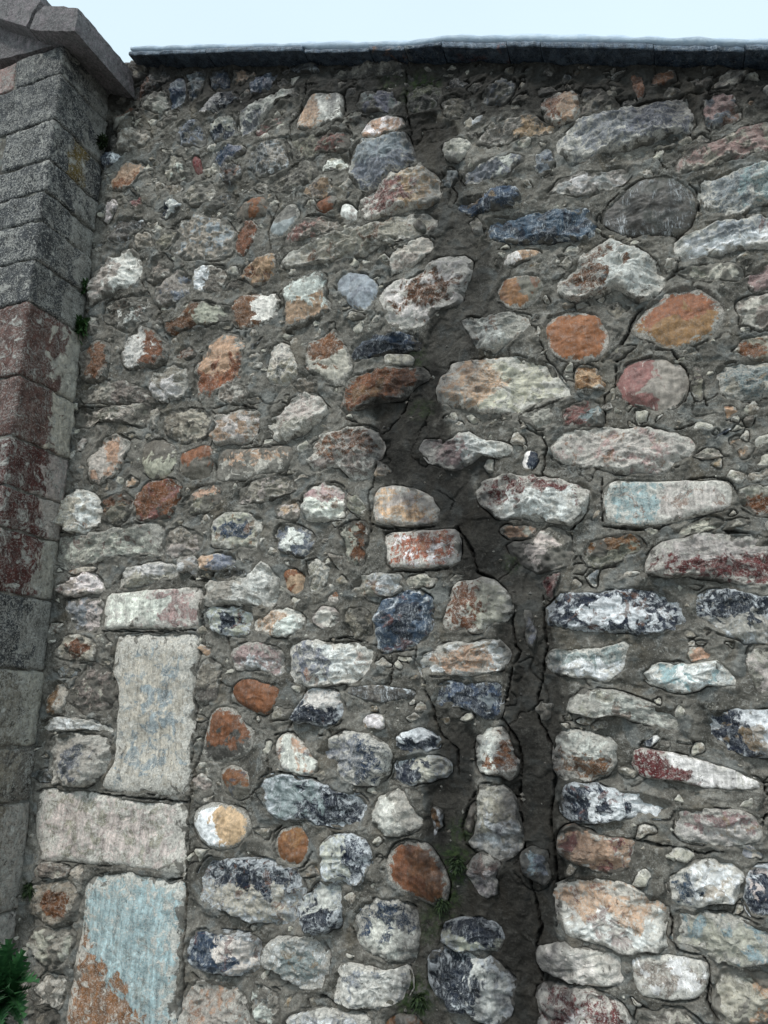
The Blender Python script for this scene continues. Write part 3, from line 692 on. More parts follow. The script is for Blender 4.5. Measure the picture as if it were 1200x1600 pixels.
stones = []                                        # (poly, spec)
RAW = []
for line in STONES.strip().splitlines():
    sp, pts = line.split(':')
    RAW.append((px([tuple(map(float, q.split(','))) for q in pts.split()]), sp))
for si, (p, sp) in enumerate(RAW):
    c, _ = centroid(p)
    p = chaikin(p, 2 if 'D' in sp[3:] else 1, .1 if 'S' in sp[3:] else .09 if 'D' not in sp[3:] else .22)
    p, per = resample(p, max(22, int(np.hypot(*np.ptp(p, 0)) / .012)))
    mf = 1.02 if 'S' in sp[3:] else 1.06 if 'D' in sp[3:] else 1.16
    f = np.full(len(p), mf)
    lo, hi = p.min(0) - .06, p.max(0) + .06
    near = [q for k, (q, _s) in enumerate(RAW) if k != si and (q.max(0) > lo).all() and (q.min(0) < hi).all()]
    for step in range(8):
        bad = np.zeros(len(p), bool)
        for q in near: bad |= outside(c + (p - c) * f[:, None], q) < .009
        if not bad.any(): break
        f[bad & (f > .93)] -= .03
    p = c + (p - c) * f[:, None]
    p, per = resample(p, max(22, int(np.hypot(*np.ptp(p, 0)) / .012)))
    am = .003 if 'S' in sp[3:] else .003 if 'D' in sp[3:] else .011
    nk = max(6, len(p) // 3)
    kn = rng.uniform(-1, 1, (nk, 2)); kn = np.vstack([kn, kn[:1]])
    tk = np.linspace(0, nk, len(p), endpoint=False)
    p = p + np.stack([np.interp(tk, np.arange(nk + 1), kn[:, q]) for q in (0, 1)], 1) * am
    p = p + np.stack([fbm(p[:, 0] * 30 + 3, p[:, 1] * 30, 3), fbm(p[:, 0] * 30 - 40, p[:, 1] * 30 + 9, 3)], 1) * (.005 if am < .004 else .012)
    stones.append((p, sp)); sdf_stamp(p, len(stones))
NTRACED = len(stones)

# smaller rubble packed between the big stones
FILL = ['ggN', 'glNX', 'lgN', 'sgNM', 'tnN', 'lwN', 'ksN', 'ucN', 'tlN', 'lwNX', 'nlB', 'bwR', 'gcNM']
FILL_TOP = ['skNM', 'BkNM', 'ksNM', 'gsNM', 'uBNM', 'ggNM', 'lgNM']
FILL_OUT = ['ggN', 'glN', 'lgNM', 'wlNX', 'bwRX', 'nlB', 'ksNM', 'ucN', 'tgN', 'lwNX', 'owL', 'cBR']
tries = 0
fill = []
XR, _ = wall_uv(np.array([1235.0]), np.array([0.0]))
while tries < 16000 and len(fill) < 780:
    tries += 1
    ii = rng.integers(2, NU - 2, 3); jj = rng.integers(2, NZ - 4, 3); qq = int(np.argmax(SD[ii, jj])); i, j = ii[qq], jj[qq]
    dd = SD[i, j] if SD[i, j] < 8 else .05
    u, z = GU[i, j], GZ[i, j]
    edge = min(u - UC + .01, TZ[i] - z)
    # the frame's right edge in wall space, and the part below the frame
    outside = z < .30 or u > 1.235 + (z - .66) * .105
    rmax = rng.uniform(.05, .09) if outside else rng.uniform(.02, .075) * (1.0 if z > 2.4 else .8)
    r = min(dd * 1.12, edge, rmax)
    if r < .0125: continue
    if not outside:
        if field_stain_shade(np.array([u]), np.array([z]))[0] > .6 and TZ[i] - z > .25: continue
    asp = rng.uniform(1.0, 1.7); n = rng.integers(5, 8)
    an = np.sort(rng.uniform(0, 2 * math.pi, n)); rr = r * rng.uniform(.8, 1.2, n)
    tl = rng.uniform(-.2, .45)
    x = np.cos(an) * rr * asp; y = np.sin(an) * rr / asp ** .3
    p = np.stack([u + x * math.cos(tl) - y * math.sin(tl), z + x * math.sin(tl) + y * math.cos(tl)], 1)
    c, ar = centroid(p)
    if ar < 1e-4: continue
    p = chaikin(p, 1, .1); p, _ = resample(p, 26)
    p = p + np.stack([fbm(p[:, 0] * 22 + 3, p[:, 1] * 22, 3), fbm(p[:, 0] * 22 - 40, p[:, 1] * 22 + 9, 3)], 1) * .01
    # keep the copy clear of its neighbours
    sp = (FILL_OUT if outside else FILL_TOP if TZ[i] - z < .3 else FILL)[rng.integers(0, 7 if (not outside and TZ[i] - z < .3) else 12)]
    fill.append((p, sp, r)); stones.append((p, sp)); sdf_stamp(p, len(stones))

# ------------------------------------------------------------------ cracks
CRACKS = [
    (2.6, [(715, 825), (728, 845), (737, 860), (745, 893), (770, 905), (792, 922), (801, 960), (801, 975), (806, 1008), (813, 1018), (800, 1045), (792, 1085), (784, 1122), (812, 1160), (816, 1200), (812, 1240), (816, 1290), (820, 1330), (815, 1345), (830, 1375), (838, 1410), (847, 1450), (838, 1475), (846, 1520), (849, 1560), (846, 1640)]),
    (2.2, [(848, 930), (852, 985), (855, 1010), (850, 1045), (840, 1090), (845, 1130), (862, 1160), (868, 1215), (860, 1280), (868, 1330), (871, 1380), (872, 1440)]),
    (3.2, [(1095, 318), (1091, 330), (1080, 352), (1060, 371), (1056, 390), (1061, 412), (1056, 430), (1045, 436), (1034, 452), (1026, 462), (1005, 480), (985, 505), (981, 525), (968, 545), (963, 578)]),
    (2.4, [(980, 370), (1010, 371), (1040, 369), (1062, 370)]), (1.8, [(1095, 318), (1090, 300), (1078, 288)]),
    (1.8, [(930, 348), (940, 370), (960, 381), (985, 385), (1010, 398), (1025, 410), (1032, 425)]), (1.6, [(925, 352), (938, 338), (960, 312), (968, 305)]),
    (2.0, [(818, 488), (826, 505), (840, 515), (846, 540), (855, 562), (866, 575), (875, 592), (888, 608), (875, 628), (845, 640), (815, 645), (812, 660), (825, 672), (848, 680), (855, 700), (850, 730), (848, 742), (860, 755), (890, 760), (908, 768), (917, 790), (905, 815), (893, 830), (893, 850), (885, 880)]),
    (1.6, [(540, 640), (542, 655), (560, 662), (575, 672), (592, 682), (598, 700), (590, 725), (588, 745), (575, 775), (578, 800), (580, 830)]),
    (1.8, [(640, 88), (636, 120), (634, 160), (641, 200), (642, 240), (644, 262), (620, 278), (600, 286), (580, 298), (565, 312), (558, 330)]),
    (1.6, [(640, 620), (630, 645), (610, 665), (600, 680)]), (1.6, [(700, 600), (705, 583), (735, 570), (760, 560)]),
    (1.8, [(1073, 152), (1074, 178), (1078, 200), (1080, 225)]), (1.6, [(1025, 240), (1032, 258), (1042, 268)]), (1.6, [(1062, 155), (1073, 150), (1100, 147)]),
    (1.6, [(484, 130), (480, 150), (470, 180), (455, 200), (456, 220)]), (2.2, [(538, 150), (540, 175), (530, 192), (515, 207), (495, 213), (470, 215)]),
    (1.5, [(545, 200), (553, 215), (546, 232), (550, 262), (545, 290)]), (1.6, [(425, 390), (420, 365), (427, 345), (437, 325), (432, 300)]),
    (1.8, [(262, 560), (258, 570), (245, 575)]), (1.6, [(240, 475), (252, 485), (260, 510), (258, 525), (262, 530)]), (1.6, [(218, 410), (222, 440), (240, 470)]),
    (1.8, [(132, 475), (145, 478), (165, 468), (200, 452), (215, 440)]), (1.6, [(160, 500), (168, 478), (195, 465)]),
    (1.4, [(352, 560), (352, 580), (358, 600)]), (1.8, [(330, 640), (345, 655), (338, 680), (332, 700)]), (1.8, [(310, 655), (318, 640), (312, 625)]),
    (2.4, [(215, 818), (235, 820), (258, 825)]), (2.0, [(210, 790), (212, 815), (222, 820)]), (2.0, [(90, 832), (120, 832), (152, 826)]),
    (3.2, [(317, 905), (332, 902), (338, 895)]), (3.4, [(300, 903), (318, 908), (330, 905)]), (1.6, [(320, 960), (322, 1000), (318, 1020), (312, 1050)]),
    (1.5, [(352, 950), (358, 1000), (362, 1015)]), (1.6, [(450, 950), (478, 962), (478, 985)]), (1.5, [(483, 1068), (475, 1090), (462, 1120), (448, 1145), (432, 1148)]),
    (1.6, [(590, 1012), (612, 1020), (615, 1050), (608, 1075)]), (1.6, [(655, 1012), (650, 1035), (662, 1060), (668, 1085), (682, 1110), (683, 1130)]),
    (1.5, [(650, 1010), (658, 1000), (675, 985), (678, 950), (672, 930), (660, 925)]), (1.6, [(620, 870), (605, 850), (600, 835)]),
    (1.6, [(320, 1170), (308, 1200), (302, 1240)]), (1.5, [(400, 1240), (415, 1220), (425, 1200), (420, 1180)]), (1.6, [(500, 1150), (515, 1145), (515, 1170)]),
    (1.6, [(425, 1320), (430, 1300), (440, 1290)]), (1.6, [(460, 1360), (478, 1352), (492, 1330)]), (1.6, [(468, 1380), (470, 1410), (460, 1440)]),
    (2.4, [(985, 1310), (1030, 1320), (1060, 1325), (1090, 1332), (1130, 1330)]), (1.8, [(1040, 1410), (1052, 1440), (1048, 1470), (1060, 1485), (1100, 1492), (1107, 1510), (1110, 1540), (1105, 1560), (1120, 1590)]),
    (2.4, [(943, 823), (985, 828), (1030, 826), (1060, 812)]), (2.6, [(1130, 828), (1160, 832), (1200, 840)]), (1.8, [(942, 750), (940, 780), (942, 815)]),
    (1.6, [(1075, 750), (1110, 748), (1140, 752), (1150, 768), (1165, 790)]), (1.6, [(963, 580), (962, 605), (945, 620), (945, 660)]),
    (1.8, [(1060, 568), (1075, 582), (1075, 610), (1070, 628)]), (2.6, [(1025, 550), (1050, 552), (1060, 565)]), (1.6, [(1095, 590), (1098, 620), (1105, 635)]),
    (1.4, [(1055, 672), (1080, 665), (1092, 660)]), (2.2, [(1170, 1225), (1195, 1222), (1230, 1215)]), (2.0, [(1195, 1230), (1200, 1260), (1190, 1290)]),
    (1.8, [(745, 1335), (728, 1318), (722, 1290), (735, 1250), (748, 1235)]), (1.8, [(750, 1228), (780, 1235), (812, 1248)]), (1.5, [(680, 1120), (690, 1150), (715, 1170), (716, 1210)]),
    (2.2, [(600, 833), (640, 826), (680, 824)]), (2.4, [(583, 820), (605, 826), (650, 826)]), (2.2, [(610, 892), (650, 894), (700, 890)]), (2.0, [(630, 925), (600, 935), (590, 960)]),
    (2.4, [(480, 1213), (500, 1222), (495, 1225), (470, 1222)]), (2.4, [(440, 1205), (470, 1215), (497, 1218)]), (2.0, [(335, 640), (370, 630), (400, 640)]),
    (2.6, [(430, 680), (440, 690), (452, 692)]), (2.0, [(168, 990), (180, 1010), (178, 1050)]), (2.4, [(178, 1150), (176, 1180), (165, 1205), (140, 1228)]),
    (1.8, [(60, 1236), (140, 1238), (295, 1254)]), (1.6, [(165, 987), (250, 987), (312, 984)]), (2.2, [(316, 920), (318, 985), (312, 1060), (306, 1160), (298, 1255), (294, 1370), (290, 1480), (284, 1640)]),
    (2.0, [(245, 1372), (270, 1374), (292, 1372)]), (1.8, [(575, 1005), (545, 995), (530, 1000)]), (2.4, [(505, 1555), (518, 1560), (525, 1570)]), (1.5, [(300, 1520), (310, 1530), (300, 1545)]),
    (1.8, [(870, 1445), (872, 1430), (868, 1400)]), (1.6, [(690, 270), (705, 290), (715, 305), (710, 320)]), (2.0, [(905, 150), (940, 145), (960, 155), (985, 175)]), (1.5, [(735, 125), (720, 140), (700, 145)]),
]
CR = np.full((NU, NZ), 0.0)
for wpx, pts in CRACKS:
    P = px(pts)
    wv = wpx * .00145
    for a, b in zip(P[:-1], P[1:]):
        lo = np.minimum(a, b) - .03; hi = np.maximum(a, b) + .03
        i0 = max(0, int((lo[0] - U0) / (U1 - U0) * (NU - 1))); i1 = min(NU, int((hi[0] - U0) / (U1 - U0) * (NU - 1)) + 2)
        if i1 <= i0: continue
        h = TZ[i0:i1]
        j0 = max(0, int((lo[1] - Z0) / (h.max() - Z0) * (NZ - 1))); j1 = min(NZ, int((hi[1] - Z0) / (h.min() - Z0) * (NZ - 1)) + 2)
        X = GU[i0:i1, j0:j1]; Y = GZ[i0:i1, j0:j1]
        X = X + fbm(X * 30, Y * 30, 3) * .007; Y = Y + fbm(X * 30 + 50, Y * 30, 3) * .007
        ab = b - a
        t = np.clip(((X - a[0]) * ab[0] + (Y - a[1]) * ab[1]) / (ab @ ab + 1e-12), 0, 1)
        dd = np.hypot(X - a[0] - t * ab[0], Y - a[1] - t * ab[1])
        ww = wv * (1 + .8 * perlin(X * 18, Y * 18))
        CR[i0:i1, j0:j1] = np.maximum(CR[i0:i1, j0:j1], sstep(1.5, .5, dd / ww))

CR *= sstep(-.55, -.15, fbm(GU * 14 + 5, GZ * 14, 3)) * (.6 + .4 * sstep(-.2, .2, fbm(GU * 30, GZ * 30, 2)))
STN_SHADE = field_stain_shade(GU, GZ)
MOS = field_moss(GU, GZ)
A = fbm(GU * 5, GZ * 5, 4); B_ = fbm(GU * 22, GZ * 22, 4, .6); C_ = fbm(GU * 75, GZ * 75, 2)
ed = fbm(GU * 9 + 70, GZ * 9, 3)
SM = 1 - .65 * sstep(.5, .9, STN_SHADE) * (TZ[:, None] - GZ > .45)
H = A * .028 * SM + B_ * .010 * SM + C_ * .002 + .004 + sstep(.0, .08, fbm(GU * 6 + 33, GZ * 7, 3)) * .006
ridge = 1 - np.abs(fbm(GU * 13 + 9, GZ * 13 - 4, 3)) * 3
H += np.clip(ridge, 0, 1) * .003
out = SD > 0
H += np.where(out, .013 * np.exp(-SD / .022) * sstep(-.2, .3, ed), .013 * sstep(-.2, .3, ed))      # collar of mortar at some stones
H = H - np.where(~out, np.minimum(-SD * 1.1, .05), 0)
gapm = sstep(.0055, .0015, np.abs(SD + .001)) * sstep(.08, .2, fbm(GU * 7 - 31, GZ * 7 + 12, 3))          # open joint along part of the edge
H -= gapm * .022
H -= sstep(0.5, .95, STN_SHADE) * (TZ[:, None] - GZ > .3) * .012
# plaster-like plates that have come loose: hairline net
w1 = GU + fbm(GU * 8, GZ * 8, 3) * .06; w2 = GZ + fbm(GU * 8 + 5, GZ * 8 + 5, 3) * .06
hair = np.abs(fbm(w1 * 3.1 + 11, w2 * 3.1, 2)); hair = sstep(.012, .003, hair) * sstep(.02, .12, fbm(GU * 2.3, GZ * 2.3, 2))
H -= hair * .010 * out
H -= CR * .04
DIRT = np.clip(CR + gapm * .55 + hair * .6 * out, 0, 1)


def grid_faces(a, b):
    i, j = np.meshgrid(np.arange(a - 1), np.arange(b - 1), indexing='ij')
    v = (i * b + j).ravel()
    idx = np.stack([v, v + b, v + b + 1, v + 1], 1).ravel()
    return idx, np.arange(0, len(idx), 4)


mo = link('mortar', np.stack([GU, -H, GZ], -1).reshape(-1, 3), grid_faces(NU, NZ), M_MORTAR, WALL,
          attrs={'stain': STN_SHADE.ravel(), 'moss': MOS.ravel(), 'dirt': DIRT.ravel()})
mo['kind'] = 'stuff'; mo['label'] = 'cracked grey mortar between the stones'

# loose crumbs and grit caught in the mortar
gv, gf = [], []
k0 = 0
for _ in range(2600):
    i = int(rng.integers(3, NU - 3)); j = int(rng.integers(3, NZ - 5))
    if SD[i, j] < .004: continue
    if fbm(np.array([GU[i, j] * 5.0]), np.array([GZ[i, j] * 5.0]), 2)[0] < -.1: continue
    r_ = float(rng.uniform(.003, .0095)); c_ = np.array([GU[i, j], -H[i, j], GZ[i, j]])
    q = rng.normal(size=(8, 3)); q /= np.linalg.norm(q, axis=1, keepdims=True)
    # a small irregular octahedral chip
    b = np.array([(1, 0, 0), (-1, 0, 0), (0, 1, 0), (0, -1, 0), (0, 0, 1), (0, 0, -1)], float) * rng.uniform(.55, 1.3, (6, 1)) + rng.normal(size=(6, 3)) * .18
    gv.append(c_ + b * r_)
    for f_ in ((0, 2, 4), (2, 1, 4), (1, 3, 4), (3, 0, 4), (2, 0, 5), (1, 2, 5), (3, 1, 5), (0, 3, 5)): gf.append(tuple(k0 + v for v in f_))
    k0 += 6
GRIT = (np.concatenate(gv), gf)

# wall body behind the face, down to the ground and on to the right
UR = 4.0
def body(name, u0, u1, z0, f, d0, d1, mat, parent, n=24):
    vs, fs = [], []
    us = np.linspace(u0, u1, n)
    for u in us:
        zt = float(f(np.array(u)))
        vs += [(u, -d1, z0), (u, -d1, zt), (u, -d0, zt), (u, -d0, z0)]
    for k in range(n - 1):
        for q in range(4):
            a = k * 4 + q; b = k * 4 + (q + 1) % 4
            fs.append((a, a + 4, b + 4, b))
    fs += [(0, 1, 2, 3), tuple(4 * (n - 1) + q for q in (3, 2, 1, 0))]
    return link(name, vs, fs, mat, parent, smooth=False)
body('wall_core', UC - .9, UR, 0.0, lambda u: top_z(u) - .004, -.55, -.07, M_MORTAR, WALL)
ft = body('wall_footing', UC - .04, UR, 0.0, lambda u: np.array(Z0 + .01), -.07, .004, M_MORTAR, WALL)
# beyond the detailed part to the right
body('wall_face', U1 - .01, UR, Z0, lambda u: top_z(u) - .006, -.07, .002, M_MORTAR, WALL)


# ------------------------------------------------------------------ build a stone as real relief
def make_stone(p, spec, small=False):
    c, ar = centroid(p); size = math.sqrt(ar)
    fl = spec[3:]
    if small: n, R = 20, 5
    else:
        n = int(np.clip(size * 560, 34, 150)); R = int(np.clip(size * 110, 8, 26))
    b, per = resample(p, n)
    b = b - c
    t = np.linspace(0, 1, R + 1)[1:]; t = 1 - (1 - t) ** 1.45
    pos = np.concatenate([[[0, 0]], (t[:, None, None] * b[None]).reshape(-1, 2)])
    rim = np.r_[0, np.repeat(t, n)]
    Hs = min(.034, .010 + size * .09) * rnd.uniform(.6, 1.3)
    if 'M' in fl: Hs *= .7
    if 'S' in fl: Hs = rnd.uniform(.016, .026); prof = (1 - rim ** 14)
    elif 'D' in fl: prof = np.sqrt(np.clip(1 - rim ** 2.3, 0, 1)); Hs *= 1.05
    else:                                          # a broken, bevelled shoulder of changing width
        ang = np.arctan2(pos[:, 1], pos[:, 0]); sw = rnd.uniform(0, 40)
        wv_ = .05 + .34 * np.clip(fbm(np.cos(ang) * 1.9 + sw, np.sin(ang) * 1.9 + sw, 3) * 1.5 + .32, 0, 1)
        prof = np.clip((1 - rim) / wv_, 0, 1)
        prof = prof * .85 + .15 * (1 - rim ** 14) ** .5
    X = pos[:, 0] + c[0]; Y = pos[:, 1] + c[1]
    s0 = rnd.uniform(0, 50)
    lo = fbm((X + s0) * 9, (Y + s0) * 12, 3)
    # broken facets: minimum of a few random planes
    fac = np.full(len(X), 9.0)
    for k in range(6):
        th = rnd.uniform(0, 6.28); g = rnd.uniform(.1, .55)
        fac = np.minimum(fac, rnd.uniform(.35, .8) * size * .5 - g * (pos[:, 0] * math.cos(th) + pos[:, 1] * math.sin(th)) + 0)
    fac = np.clip(fac - fac.mean(), -.7 * Hs, .5 * Hs)
    ro = .35 if 'D' in fl else .3 if 'S' in fl else .6 if ('P' in fl or spec[0] in 'on') else 1.0
    keep = np.clip(1 - rim ** 9, 0, 1)
    ta = rnd.uniform(0, 6.28); tn = (pos[:, 0] * math.cos(ta) + pos[:, 1] * math.sin(ta)) / (size * .6)
    cre = np.abs(fbm((X - s0) * 13, (Y + s0) * 17, 3, .55))
    h = fbm(X * 5, Y * 5, 4) * .028 + .002 - .005 + (Hs * (1 + (.55 if ro == 1 else .2) * np.clip(tn, -1, 1)) + .005) * prof + keep * ro * (lo * Hs * .6 + fac * 1.15 + .004 - cre * .034 + fbm((X + s0) * 34, (Y - s0) * 44, 3, .6) * .008 + fbm(X * 110, Y * 110, 2) * .0028)
    vs = np.stack([pos[:, 0], -h, pos[:, 1]], 1)
    idx, st = [], []
    q = np.arange(n); q1 = (q + 1) % n
    tri = np.stack([np.zeros(n, int), 1 + q, 1 + q1], 1)
    fa = [tri.ravel()]; starts = list(range(0, 3 * n, 3)); base = 3 * n
    for r in range(R - 1):
        a = 1 + r * n
        fa.append(np.stack([a + q, a + n + q, a + n + q1, a + q1], 1).ravel())
        starts += list(range(base, base + 4 * n, 4)); base += 4 * n
    k = spec[2]
    ext = np.abs(pos).max(0) + 1e-6; nn = pos / ext
    if k in CHN: side = (nn @ np.array(CHN[k])) * 1.0
    elif k == 'Q': side = -nn[:, 0] * 1.1 - nn[:, 1] * 1.7 - .55
    elif k == 'C': side = (.55 - np.hypot(*nn.T)) * 1.3
    else: side = np.full(len(X), -.08)
    return c, vs, (np.concatenate(fa), starts), {'rim': rim, 'side': side, 'stain': field_stain_shade(X, Y) * .92}, size


def dress(o, spec, size=0.1):
    a, b, fl = spec[0], spec[1], spec[3:]
    j = rnd.uniform(.82, 1.18)
    def cj(k, jj): return [float(np.clip(v * jj * rnd.uniform(.95, 1.05), .005, .8)) for v in COL[k]]
    o['col_a'] = cj(a, j); o['col_b'] = cj(b, j)
    dark = a in 'bBk' or b in 'b'
    o['col_c'] = [.66, .68, .69] if dark else [.66, .62, .55]
    o['seedv'] = [rnd.uniform(-20, 20) for _ in range(3)]
    o['p_lime'] = (.035 if 'X' in fl else -.02) - (.1 if 'D' in fl else 0) + (-.04 if a in 'bBokn' else 0) + (-.03 if b in 'bk' else 0)
    o['p_acc'] = .7 if rnd.random() < (.5 if 'X' in fl else .12) else 0.0
    o['col_d'] = list(rnd.choice([(.27, .12, .055), (.17, .07, .035), (.32, .22, .12), (.15, .06, .05), (.04, .05, .07), (.28, .3, .3)]))
    o['p_freq'] = rnd.uniform(.7, 1.5)
    o['p_streak'] = 1.0 if 'S' in fl else .5
    o['p_bump'] = rnd.uniform(.12, .3) if 'D' in fl else rnd.uniform(.25, .45) if 'S' in fl else rnd.uniform(.35, 1.0)
    if 'Q' in spec[2]: o['p_lime'] = .0; o['p_acc'] = .45; o['col_d'] = [.2, .19, .15]
    o['p_rind'] = .95 if 'P' in fl else .0
    o['p_worm'] = .1 if 'D' in fl else .25 if a in 'kstonBb' else .35 if 'S' in fl else rnd.uniform(.3, .85) if 'X' in fl else rnd.uniform(.2, .6)
    o['p_smear'] = rnd.uniform(.02, .12) if 'M' in fl else (-.09 if ('D' in fl or 'X' in fl) else -.04)
    o['p_drip'] = .6 if dark else (.35 if 'X' in fl else .12)
    o['p_salt'] = .08 if dark else .75 if ('X' in fl or 'S' in fl) else (.12 if 'D' in fl else .4)
    o['p_gloss'] = .28 if dark else (.15 if 'D' in fl else .05)


bigs = [(p, sp, False) for p, sp in stones[:NTRACED]]
order = sorted(range(len(fill)), key=lambda k: -fill[k][2] * (.2 if (fill[k][0][:, 0].mean() > 1.235 + (fill[k][0][:, 1].mean() - .66) * .105 or fill[k][0][:, 1].mean() < .4) else 1))
npart = max(0, 298 - len(bigs))
for k in order[:npart]: bigs.append((fill[k][0], fill[k][1], False))
for p, sp, sm in bigs:
    c, vs, fc, at, size = make_stone(p, sp, sm)
    o = link('stone', vs, fc, M_STONE, WALL, (c[0], 0, c[1]), attrs=at)
    dress(o, sp, size)
    if sp[0] in KIND_LABEL and 'M' not in sp[3:]: o['label'] = KIND_LABEL[sp[0]]
# the remaining small rubble, sorted by tint into a few meshes, each one stuff
GRP = {}
for k in order[npart:]: GRP.setdefault(fill[k][1][:2] in ('gg', 'gl', 'gs', 'gc', 'gn', 'sg', 'ks', 'sk', 'Bk', 'uB') and 'g' or 'l', []).append(fill[k])
AV, AI, AS = [], [], []; AT = {'rim': [], 'side': [], 'stain': []}; off = 0; loff = 0
for key, lst in GRP.items():
    AV, AI, AS = [], [], []; AT = {'rim': [], 'side': [], 'stain': []}; off = 0; loff = 0
    for p, sp, r in lst:
        c, vs, fc, at, size = make_stone(p, sp, r < .04)
        vs = vs + np.array([c[0], 0, c[1]])
        AV.append(vs); AI.append(fc[0] + off); AS.append(np.array(fc[1]) + loff); off += len(vs); loff += len(fc[0])
        sh = rnd.uniform(-1, .9)
        for q in AT: AT[q].append(at[q] if q != 'side' else at[q] + sh)
    o = link('small_stones', np.concatenate(AV), (np.concatenate(AI), np.concatenate(AS)), M_STONE, WALL, attrs={q: np.concatenate(v) for q, v in AT.items()})
    o['kind'] = 'stuff'
    dress(o, 'gsNM' if key == 'g' else 'lgNX')

g_ = link('mortar_grit', GRIT[0], GRIT[1], M_STONE, WALL, smooth=False, attrs={'rim': np.full(len(GRIT[0]), .3), 'side': np.repeat(rng.uniform(-1, .9, len(GRIT[0]) // 6), 6), 'stain': field_stain_shade(GRIT[0][:, 0], GRIT[0][:, 2])})
g_['kind'] = 'stuff'; dress(g_, 'lgN'); g_['p_bump'] = .2
# ------------------------------------------------------------------ coping slates
jx = [200, 322, 474, 577, 632, 690, 792, 845, 1022, 1165, 1290]
for k in range(len(jx) - 1):
    xa, xb = jx[k] + .8, jx[k + 1] - .8
    up = jx[k] >= 690
    th = (13 if up else 10) - 2.5 + [0, 1.2, -.6, .8, -1, .5, -.8, 1, 0, .6][k]
    pr_ = [0, .008, -.006, .004, .01, -.004, .009, 0, -.006, .004][k]
    n = 14
    xs = np.linspace(xa, xb, n)
    u, zb = wall_uv(xs, np.interp(xs, [205, 400, 630, 690, 900, 1200, 1290], [87, 83, 80, 74, 76, 80.5, 82]), CO_D)
    _, ztp = wall_uv(xs, np.interp(xs, [205, 400, 630, 690, 900, 1200, 1290], [87, 83, 80, 74, 76, 80.5, 82]) - th - .9 * np.sin(xs * .37 + k), CO_D)
    c0 = np.array([u.mean(), 0, zb.mean()])
    vs, fs = [], []
    edge_ = 0
    prof = [(CO_D - .003, 0), (CO_D, .15), (CO_D + .002, .45), (CO_D - .003, .8), (CO_D - .01, 1.0), (.0, 1.0), (-.3, 1.03), (-.62, 1.03), (-.62, 0), (0.0, 0)]
    m = len(prof)
    for i in range(n):
        jit = fbm(np.array([u[i] * 18 + k * 7]), np.array([0.3]), 3)[0] * .008
        for q, (d, f) in enumerate(prof):
            dn = perlin(np.array([u[i] * 40 + q * 3.1]), np.array([q * 1.7 + k]))[0] * .003
            vs.append((u[i] - c0[0], -(d + (pr_ + jit + dn if d > .02 else 0)), zb[i] + (ztp[i] - zb[i]) * f + .006 - c0[2] + (dn if 0 < f else 0)))
    for i in range(n - 1):
        for q in range(m):
            a, b = i * m + q, i * m + (q + 1) % m
            fs.append((a, b, b + m, a + m))
    fs += [tuple(range(m))[::-1], tuple((n - 1) * m + q for q in range(m))]
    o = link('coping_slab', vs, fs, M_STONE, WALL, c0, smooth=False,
             attrs={'rim': np.full(len(vs), .3), 'side': np.full(len(vs), -.1), 'stain': np.array(([.8, .1, .05, .05, .05, .05, .05, .05, .95, .95] * n)[:len(vs)])})  # undersides painted near black: damp plus the shade beneath the slab
    dress(o, 'BuNS'); o['p_lime'] = -.1; o['p_smear'] = -.12; o['p_drip'] = .5; o['p_salt'] = .5; o['col_a'] = [.045, .068, .10]; o['col_b'] = [.08, .11, .145]; o['col_c'] = [.35, .4, .45]
    o['label'] = 'thin blue-grey slate slab of the wall top'

# snow lying along the coping
xs = np.linspace(203, 1290, 150)
bot = np.interp(xs, [203, 400, 630, 660, 690, 900, 1200, 1290], [77, 73, 70, 67, 61, 62, 67, 68])
u, zt = wall_uv(xs, bot, CO_D)
vs, fs = [], []
prof = [(.088, -.03), (.096, .3), (.085, .65), (.05, .95), (-.12, 1.25), (-.35, 1.35), (-.55, 1.1), (-.6, -.03)]
m = len(prof)
for i in range(150):
    hh = .05 + .008 * perlin(np.array([u[i] * 4.0]), np.array([.5]))[0] - (.02 if xs[i] < 240 else 0) * (1 - (xs[i] - 203) / 37 if xs[i] < 240 else 0)
    for q, (d, f) in enumerate(prof):
        e = perlin(np.array([u[i] * 11.0 + q]), np.array([q * 1.3]))[0] * .006
        vs.append((u[i], -(d + e), zt[i] + hh * f + (e if f > 0 else 0) + .002))
for i in range(149):
    for q in range(m):
        a, b = i * m + q, i * m + (q + 1) % m
        fs.append((a, b, b + m, a + m))
fs += [tuple(range(m))[::-1], tuple(149 * m + q for q in range(m))]
sn = link('snow', vs, fs, M_SNOW, None, (0, DIST, 0)); sn.rotation_euler = (0, 0, -TH)
sn['kind'] = 'stuff'; sn['label'] = 'thin soft layer of snow lying along the slate wall top'; sn['category'] = 'snow'

# ------------------------------------------------------------------ the pier of squared blocks
PD = .38
def az(x, y, d=PD): return float(wall_uv(x, y, d)[1])
zs = [az(100, 66), az(93, 113), az(80, 186), az(62, 251), az(54, 300), az(49, 346), az(36, 408), az(28, 474), az(20, 586), az(8, 681), az(0, 758),
      az(76, 850, 0), az(75, 940, 0), az(72, 1048, 0), az(55, 1165, 0), az(52, 1250, 0), az(45, 1420, 0), az(40, 1600, 0), .12, 0.0]
PSPEC = [('s', 'g', 0), ('s', 'g', 0), ('k', 'y', 1), ('k', 's', 0), ('k', 'l', 0), ('k', 'l', 0), ('k', 'l', 0), ('q', 'l', 0), ('q', 'l', 0), ('r', 'l', 0),
         ('r', 'l', 0), ('r', 'l', 0), ('s', 'g', 0), ('g', 'l', 0), ('g', 's', 0), ('g', 'l', 0), ('g', 'l', 0), ('g', 's', 0), ('g', 's', 0)]


